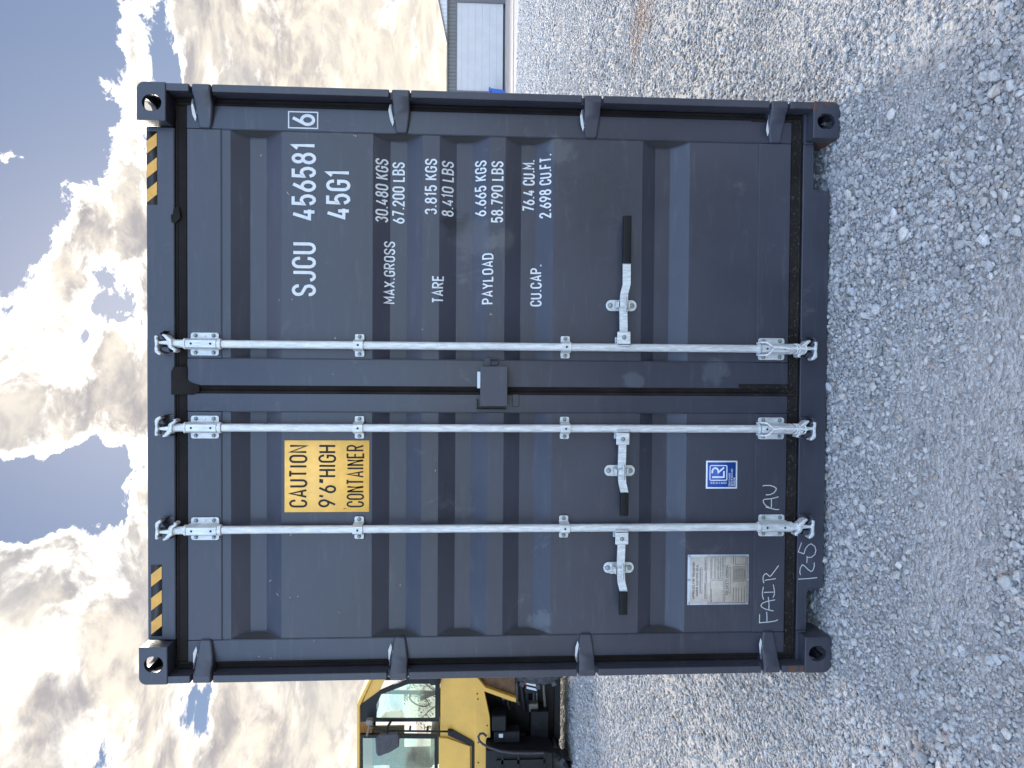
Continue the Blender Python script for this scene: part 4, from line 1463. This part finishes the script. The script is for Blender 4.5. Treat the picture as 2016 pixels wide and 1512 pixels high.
def rope(x_, zb, lab, skew):
    ro = empty("rope", lab, "rope", (x_, 0, zb))
    mb = MB()
    zt = zb + .062
    kn = Vector((x_ + skew * .006, -.006, zb + .012))
    L_ = [(x_ + .024, .040, zt + .008), (x_ + .028, .012, zt - .004), (x_ + .027, -.003, zt - .020), (x_ + .014, -.008, zb + .028), kn]
    R_ = [(x_ - .024, .040, zt + .008), (x_ - .028, .012, zt - .004), (x_ - .027, -.003, zt - .020), (x_ - .014, -.008, zb + .026), kn]
    twisted(mb, L_, .0030, .5)
    twisted(mb, R_, .0030, .5)
    tail = [kn, (x_ + .004, -.010, zb - .02), (x_ + .001, -.008, zb - .05), (x_ + .002, -.004, zb - .075), (x_ + .002, -.006, zb - .108), (x_ - .001, -.004, zb - .135)]
    twisted(mb, tail, .0042, .42)
    for dz in (-.088, -.098, -.125):
        ring = [(x_ + .021 * math.cos(a), YR + .026 * math.sin(a) - .004, zb + dz + .004 * math.sin(a * 1.0)) for a in np.linspace(0, 2 * math.pi, 18)]
        mb.tube(ring, .0030, 6)
    me = mb.build("cord", M['rope'], data_only=True, angle=60)
    c_ = link("cord", me, ro)
    c_.matrix_parent_inverse = Matrix.Translation(-ro.location)
    return ro


rope(.172, .260, "frayed white rope tied to the foot of the right door's lock rod", 1)
rope(-.1705, .256, "white rope tied to the foot of the left door's inner lock rod", 0)

# ------------------------------------------------------------------ yellow machine on the left
mach = empty("construction_machine", "yellow and black construction machine with a glass cab parked behind the container's left side", "construction machine", (-5.8, 8.0, 0))
Y0 = 7.5


def mp(name, mb, mats, parent=None, angle=32, label=None):
    me = mb.build(name, mats, data_only=True, angle=angle)
    o = link(name, me, parent or mach)
    if parent is None:
        o.matrix_parent_inverse = Matrix.Translation(-mach.location)
    if label: o['label'] = label
    return o


# cab
mp("cab_roof", MB().prism([(-8.3, 3.19), (-4.85, 3.19), (-4.46, 3.00), (-4.46, 2.955), (-4.88, 3.145), (-8.3, 3.14)], Y0 - .02, Y0 + 1.5, .01), M['mach'])
mp("sun_visor", MB().prism([(-4.87, 3.13), (-4.44, 2.95), (-4.40, 2.74), (-4.69, 2.875)], Y0 + .02, Y0 + .05, .004), M['mach'])
wo = [(-4.87, 3.14), (-4.68, 2.88), (-4.5, 2.47), (-4.49, 1.98), (-5.14, 1.99), (-5.12, 3.14)]
wi = [(-4.87, 2.91), (-4.72, 2.84), (-4.57, 2.44), (-4.575, 2.05), (-5.105, 2.05), (-5.085, 2.91)]
wf = mp("window_frame", MB().ring(wo, wi, Y0, Y0 + .05), M['mblack'], angle=20)
mp("window_pane", MB().prism(wi, Y0 + .02, Y0 + .026), M['glass'], wf)
do = [(-5.3, 3.14), (-5.34, 2.01), (-6.52, 2.0), (-6.5, 3.14)]
di = [(-5.35, 3.11), (-5.385, 2.055), (-6.45, 2.055), (-6.43, 3.10)]
dm = mp("cab_door", MB().ring(do, di, Y0 - .02, Y0 + .04), M['mblack'], angle=20)
mp("door_pane", MB().prism(di, Y0 + .0, Y0 + .006), M['glass'], dm)
mp("door_skin", MB().prism([(-5.36, 1.99), (-5.37, 1.87), (-5.5, 1.53), (-6.52, 1.52), (-6.5, 1.99)], Y0 - .045, Y0 - .005, .006), M['mach'], dm)
# far window frames, rear of the cab
fy = Y0 + 1.4
mp("far_window_frame", MB().ring([(p[0], p[1]) for p in wo], wi, fy, fy + .05), M['mblack'], angle=20)
mp("far_door_frame", MB().ring(do, di, fy, fy + .05), M['mblack'], angle=20)
mp("far_window_pane", MB().prism(wi, fy + .02, fy + .026), M['glass'])
mp("windscreen", MB().raw([(-4.48, Y0 + .05, 1.99), (-4.44, Y0 + .05, 2.9), (-4.44, fy, 2.9), (-4.48, fy, 1.99)], [(0, 1, 2, 3)]), M['glass'])
mp("grab_handle", MB().tube([(-5.21, Y0 - .06, 2.93), (-5.215, Y0 - .08, 2.88), (-5.25, Y0 - .08, 1.86), (-5.25, Y0 - .05, 1.80)], .014, 10)
   .box(-5.235, -5.20, Y0 - .08, Y0 + .02, 2.40, 2.425).box(-5.24, -5.21, Y0 - .08, Y0 + .02, 2.14, 2.17), M['mblack'])
mp("cab_liner", MB().box(-5.12, -4.87, Y0 + .06, Y0 + .5, 2.93, 3.12, .02), M['cabin'])
mp("rear_cab_panel", MB().box(-8.2, -6.52, Y0, Y0 + .06, 2.0, 3.14), M['cabin'])
mp("work_lamp", MB().box(-5.10, -5.02, Y0 - .16, Y0 - .06, 2.94, 3.04, .02, seg=2).tube([(-5.16, Y0 - .1, 2.96), (-5.16, Y0 - .02, 3.0), (-5.3, Y0 - .06, 3.04)], .018, 8), M['mpipe'])
mp("rear_window_blind", MB().box(-6.5, -5.85, Y0 + 1.30, Y0 + 1.34, 2.62, 3.14), M['cabin'])
# operator's seat, console and wheel
mp("seat", MB().box(-6.05, -5.52, Y0 + .45, Y0 + .95, 2.0, 2.14, .04, seg=2).box(-6.12, -5.98, Y0 + .48, Y0 + .92, 2.1, 2.78, .05, seg=2).box(-6.1, -6.0, Y0 + .58, Y0 + .82, 2.8, 2.98, .03, seg=2), M['seat'])
mp("steering_column", MB().tube([(-4.95, Y0 + .7, 1.9), (-5.12, Y0 + .7, 2.32)], .035, 10).tube([(-5.14 + .16 * .4 * math.cos(a), Y0 + .7 + .17 * math.sin(a), 2.34 + .16 * math.cos(a) * .92) for a in np.linspace(0, 2 * math.pi, 25)], .012, 8), M['mblack'])
mir = [(-5.2, 2.88), (-5.14, 2.81), (-5.12, 2.57), (-5.17, 2.54), (-5.31, 2.55), (-5.38, 2.67), (-5.44, 2.83), (-5.39, 2.87)]
mo_ = mp("mirror", MB().prism([(x_ - .02, z_) for x_, z_ in mir][::-1], Y0 - .34, Y0 - .26, .02, seg=3), M['mgrey'])
mp("mirror_arm", MB().tube([(-5.16, Y0 - .28, 2.72), (-5.10, Y0 - .2, 2.72), (-5.12, Y0 - .02, 2.70)], .018, 8), M['mblack'], mo_)
# body
mp("body_panel", MB().prism([(-4.40, 1.975), (-4.40, 1.94), (-4.42, 1.40), (-8.4, 1.40), (-8.4, 1.97)], Y0, Y0 + 1.45, .012), M['mach'])
mp("door_rail", MB().prism([(-5.25, 1.86), (-5.25, 1.80), (-5.43, 1.50), (-5.47, 1.47), (-8.3, 1.46), (-8.3, 1.50), (-5.50, 1.51), (-5.335, 1.86)], Y0 - .03, Y0 - .002), M['mblack'])
st_ = mp("lower_fascia", MB().prism([(-4.50, 1.466), (-4.62, 1.34), (-5.08, 1.24), (-5.38, 1.23), (-5.39, 1.29), (-8.3, 1.29), (-8.3, 1.452)], Y0 - .03, Y0 + .1, .006), M['mach'])
for x_, z_ in ((-4.80, 1.42), (-5.20, 1.28), (-5.45, 1.41), (-5.75, 1.41), (-4.72, 1.43)):
    mp("fascia_bolt", MB().tube([(x_, Y0 - .031, z_), (x_, Y0 - .037, z_)], .011, 8), M['mblack'], st_)
mp("lift_arm", MB().prism([(-4.30, 1.52), (-4.43, 1.43), (-4.58, 1.31), (-4.75, .86), (-4.815, .86), (-4.79, .94), (-4.62, 1.38), (-4.56, 1.48), (-4.42, 1.60), (-4.3, 1.62)], Y0 - .14, Y0 - .05, .008), M['mach'])
mp("arm_guard", MB().prism([(-4.2, 1.46), (-4.43, 1.41), (-4.58, 1.31), (-4.74, .87), (-4.2, .88)], Y0 - .04, Y0 + .4), M['mrust'])
ch = mp("chassis", MB().prism([(-4.30, 1.45), (-8.4, 1.42), (-8.4, .15), (-4.9, .15), (-4.72, .22), (-4.66, .80), (-4.30, .84)][::-1], Y0 + .42, Y0 + 1.3).box(-8.4, -5.08, Y0 + .12, Y0 + .42, .35, .62, .01).box(-5.6, -4.6, Y0 + .3, Y0 + .42, .15, .24), M['mblack'])
mb = MB()
for q in range(9):
    z_ = 1.12 - q * .075 + random.uniform(-.02, .02)
    xa = -5.02 + random.uniform(-.1, .1)
    mb.tube([(-4.3, Y0 + .30 + random.uniform(-.06, .06), z_ + .03), (-4.75, Y0 + .24, z_ + random.uniform(-.02, .04)), (xa, Y0 + .30, z_ - .02), (xa - .12, Y0 + .42, z_ - .06)], random.choice((.012, .018, .024)), 8, mi=random.choice((0, 0, 1)))
mb.tube([(-4.6, Y0 + .2, .43), (-5.0, Y0 + .22, .40), (-5.12, Y0 + .3, .38)], .022, 8, 1)
mb.box(-5.13, -5.0, Y0 + .2, Y0 + .34, .50, .64, .01, mi=1).box(-4.92, -4.80, Y0 + .16, Y0 + .3, .95, 1.06, .015, mi=1)
mp("hydraulic_hose", mb, [M['mhose'], M['mpipe']], ch)
mp("control_box", MB().box(-5.25, -5.02, Y0 - .12, Y0 + .2, 1.0, 1.21, .015), M['mblack'])
bx_ = mp("step_box", MB().prism([(-5.42, 1.24), (-5.45, .53), (-5.48, .33), (-6.6, .31), (-6.6, 1.30), (-5.42, 1.30)][::-1], Y0 - .30, Y0 + .10, .015)
         .box(-5.62, -5.56, Y0 - .33, Y0 - .302, .45, 1.15).box(-6.6, -5.45, Y0 - .33, Y0 - .302, .44, .47).box(-6.6, -5.45, Y0 - .33, Y0 - .302, .82, .85).box(-6.6, -5.45, Y0 - .33, Y0 - .302, 1.05, 1.08), M['mblack'])
mp("box_label", MB().box(-5.335, -5.28, Y0 - .126, Y0 - .122, 1.05, 1.11), M['white_st'])
mp("label_backing", MB().box(-5.42, -5.255, Y0 - .12, Y0 + .1, .80, 1.18, .01), M['mblack'])
mp("grab_rail", MB().tube([(-5.20, Y0 - .33, 1.30), (-5.15, Y0 - .35, 1.345), (-5.15, Y0 - .36, 1.39), (-5.19, Y0 - .36, 1.415), (-5.25, Y0 - .36, 1.40), (-5.30, Y0 - .36, 1.35), (-5.35, Y0 - .36, 1.26), (-5.41, Y0 - .36, 1.09), (-5.44, Y0 - .36, .91), (-5.45, Y0 - .36, .69), (-5.46, Y0 - .34, .47)], .017, 10), M['mgrey'])
# marker board
tp = mp("marker_board", MB().box(-4.73, -4.45, Y0 - .02, Y0 + .01, .535, .72), M['mblack'])
for q in range(3):
    xx = -4.70 + q * .062
    mb = MB().raw([(xx, Y0 - .024, .55), (xx + .032, Y0 - .024, .545), (xx + .07, Y0 - .024, .70), (xx + .038, Y0 - .024, .70)], [(0, 1, 2, 3)])
    mp("white_stripe", mb, M['white_st'], tp)
mp("red_reflector", MB().box(-4.60, -4.50, Y0 - .026, Y0 - .022, .70, .725), M['red'])
mp("front_light", MB().box(-4.55, -4.40, Y0 - .12, Y0 + .1, 1.97, 2.13, .03, seg=2), M['mblack'])


def wheel(cx, cz, r, y0, y1, lugs):
    mb = MB()
    prof_ = [(y0 + .03, r * .55), (y0, r * .75), (y0 + .02, r * .93), (y0 + .07, r), (y1 - .07, r), (y1 - .02, r * .93), (y1, r * .75), (y1 - .03, r * .55)]
    n_ = 40
    V = [(cx + rr_ * math.cos(2 * math.pi * k / n_), yy, cz + rr_ * math.sin(2 * math.pi * k / n_)) for yy, rr_ in prof_ for k in range(n_)]
    F = [(i * n_ + k, i * n_ + (k + 1) % n_, (i + 1) * n_ + (k + 1) % n_, (i + 1) * n_ + k) for i in range(len(prof_) - 1) for k in range(n_)]
    mb.raw(V, F)
    for k in range(lugs):
        a = 2 * math.pi * k / lugs
        for y_a, y_b, da in ((y0 + .005, (y0 + y1) / 2 + .02, .0), ((y0 + y1) / 2 - .02, y1 - .005, math.pi / lugs)):
            Mt = Matrix.Translation((cx, 0, cz)) @ Matrix.Rotation(-(a + da), 4, 'Y')
            mb.box(r * .93, r + .035, y_a, y_b, -.035, .035, .008, mat=Mt)
    w_ = mp("tyre", mb, M['tyre'])
    mp("wheel_rim", MB().tube([(cx, y0 + .06, cz), (cx, y1 - .06, cz)], r * .56, 28), M['mach'], w_)
    return w_


wheel(-4.02, .53, .62, Y0 - .05, Y0 + .35, 16)
wheel(-6.15, .60, .62, Y0 - .12, Y0 + .35, 16)
wheel(-7.75, .60, .62, Y0 - .12, Y0 + .35, 16)

# small tree seen through the cab glass
tr = empty("tree", "small leafy tree behind the yellow machine, seen through its cab glass", "tree", (-12.6, 24, 0))


def tp_(name, mb, mt, angle=40):
    me = mb.build(name, mt, data_only=True, angle=angle, recalc=False)
    o = link(name, me, tr)
    o.matrix_parent_inverse = Matrix.Translation(-tr.location)


mb = MB().tube([(-12.6, 24, -.1), (-12.55, 24, 1.2), (-12.45, 24.1, 2.2), (-12.3, 24, 3.1)], [.11, .09, .06, .02], 8)
for q in range(9):
    a = q * 2.4
    mb.tube([(-12.5, 24.05, 1.3 + q * .15), (-12.5 + .5 * math.cos(a), 24 + .5 * math.sin(a), 1.9 + q * .16), (-12.5 + 1.0 * math.cos(a), 24 + 1.0 * math.sin(a), 2.3 + q * .17)], [.04, .025, .008], 6)
tp_("trunk", mb, M['bark'])
mb = MB()
for q in range(1500):
    a, rr_, zz_ = random.uniform(0, 6.28), 1.25 * random.random() ** .5, random.uniform(-1, 1)
    k_ = math.sqrt(max(0, 1 - zz_ * zz_))
    c_ = Vector((-12.45 + rr_ * math.cos(a) * k_, 24 + rr_ * math.sin(a) * k_, 2.75 + zz_ * 1.25))
    if (math.sin(c_.x * 5) + math.sin(c_.z * 6 + 1) + math.sin(c_.y * 5)) < -.3: continue
    n_ = Vector((random.gauss(0, 1), random.gauss(0, 1), random.gauss(0, 1))).normalized()
    t_ = n_.orthogonal().normalized()
    b_ = n_.cross(t_)
    s_ = random.uniform(.04, .08)
    mb.raw([c_ - t_ * s_, c_ - b_ * s_ * .4, c_ + t_ * s_, c_ + b_ * s_ * .4], [(0, 1, 2, 3)])
tp_("crown", mb, M['leaf'])
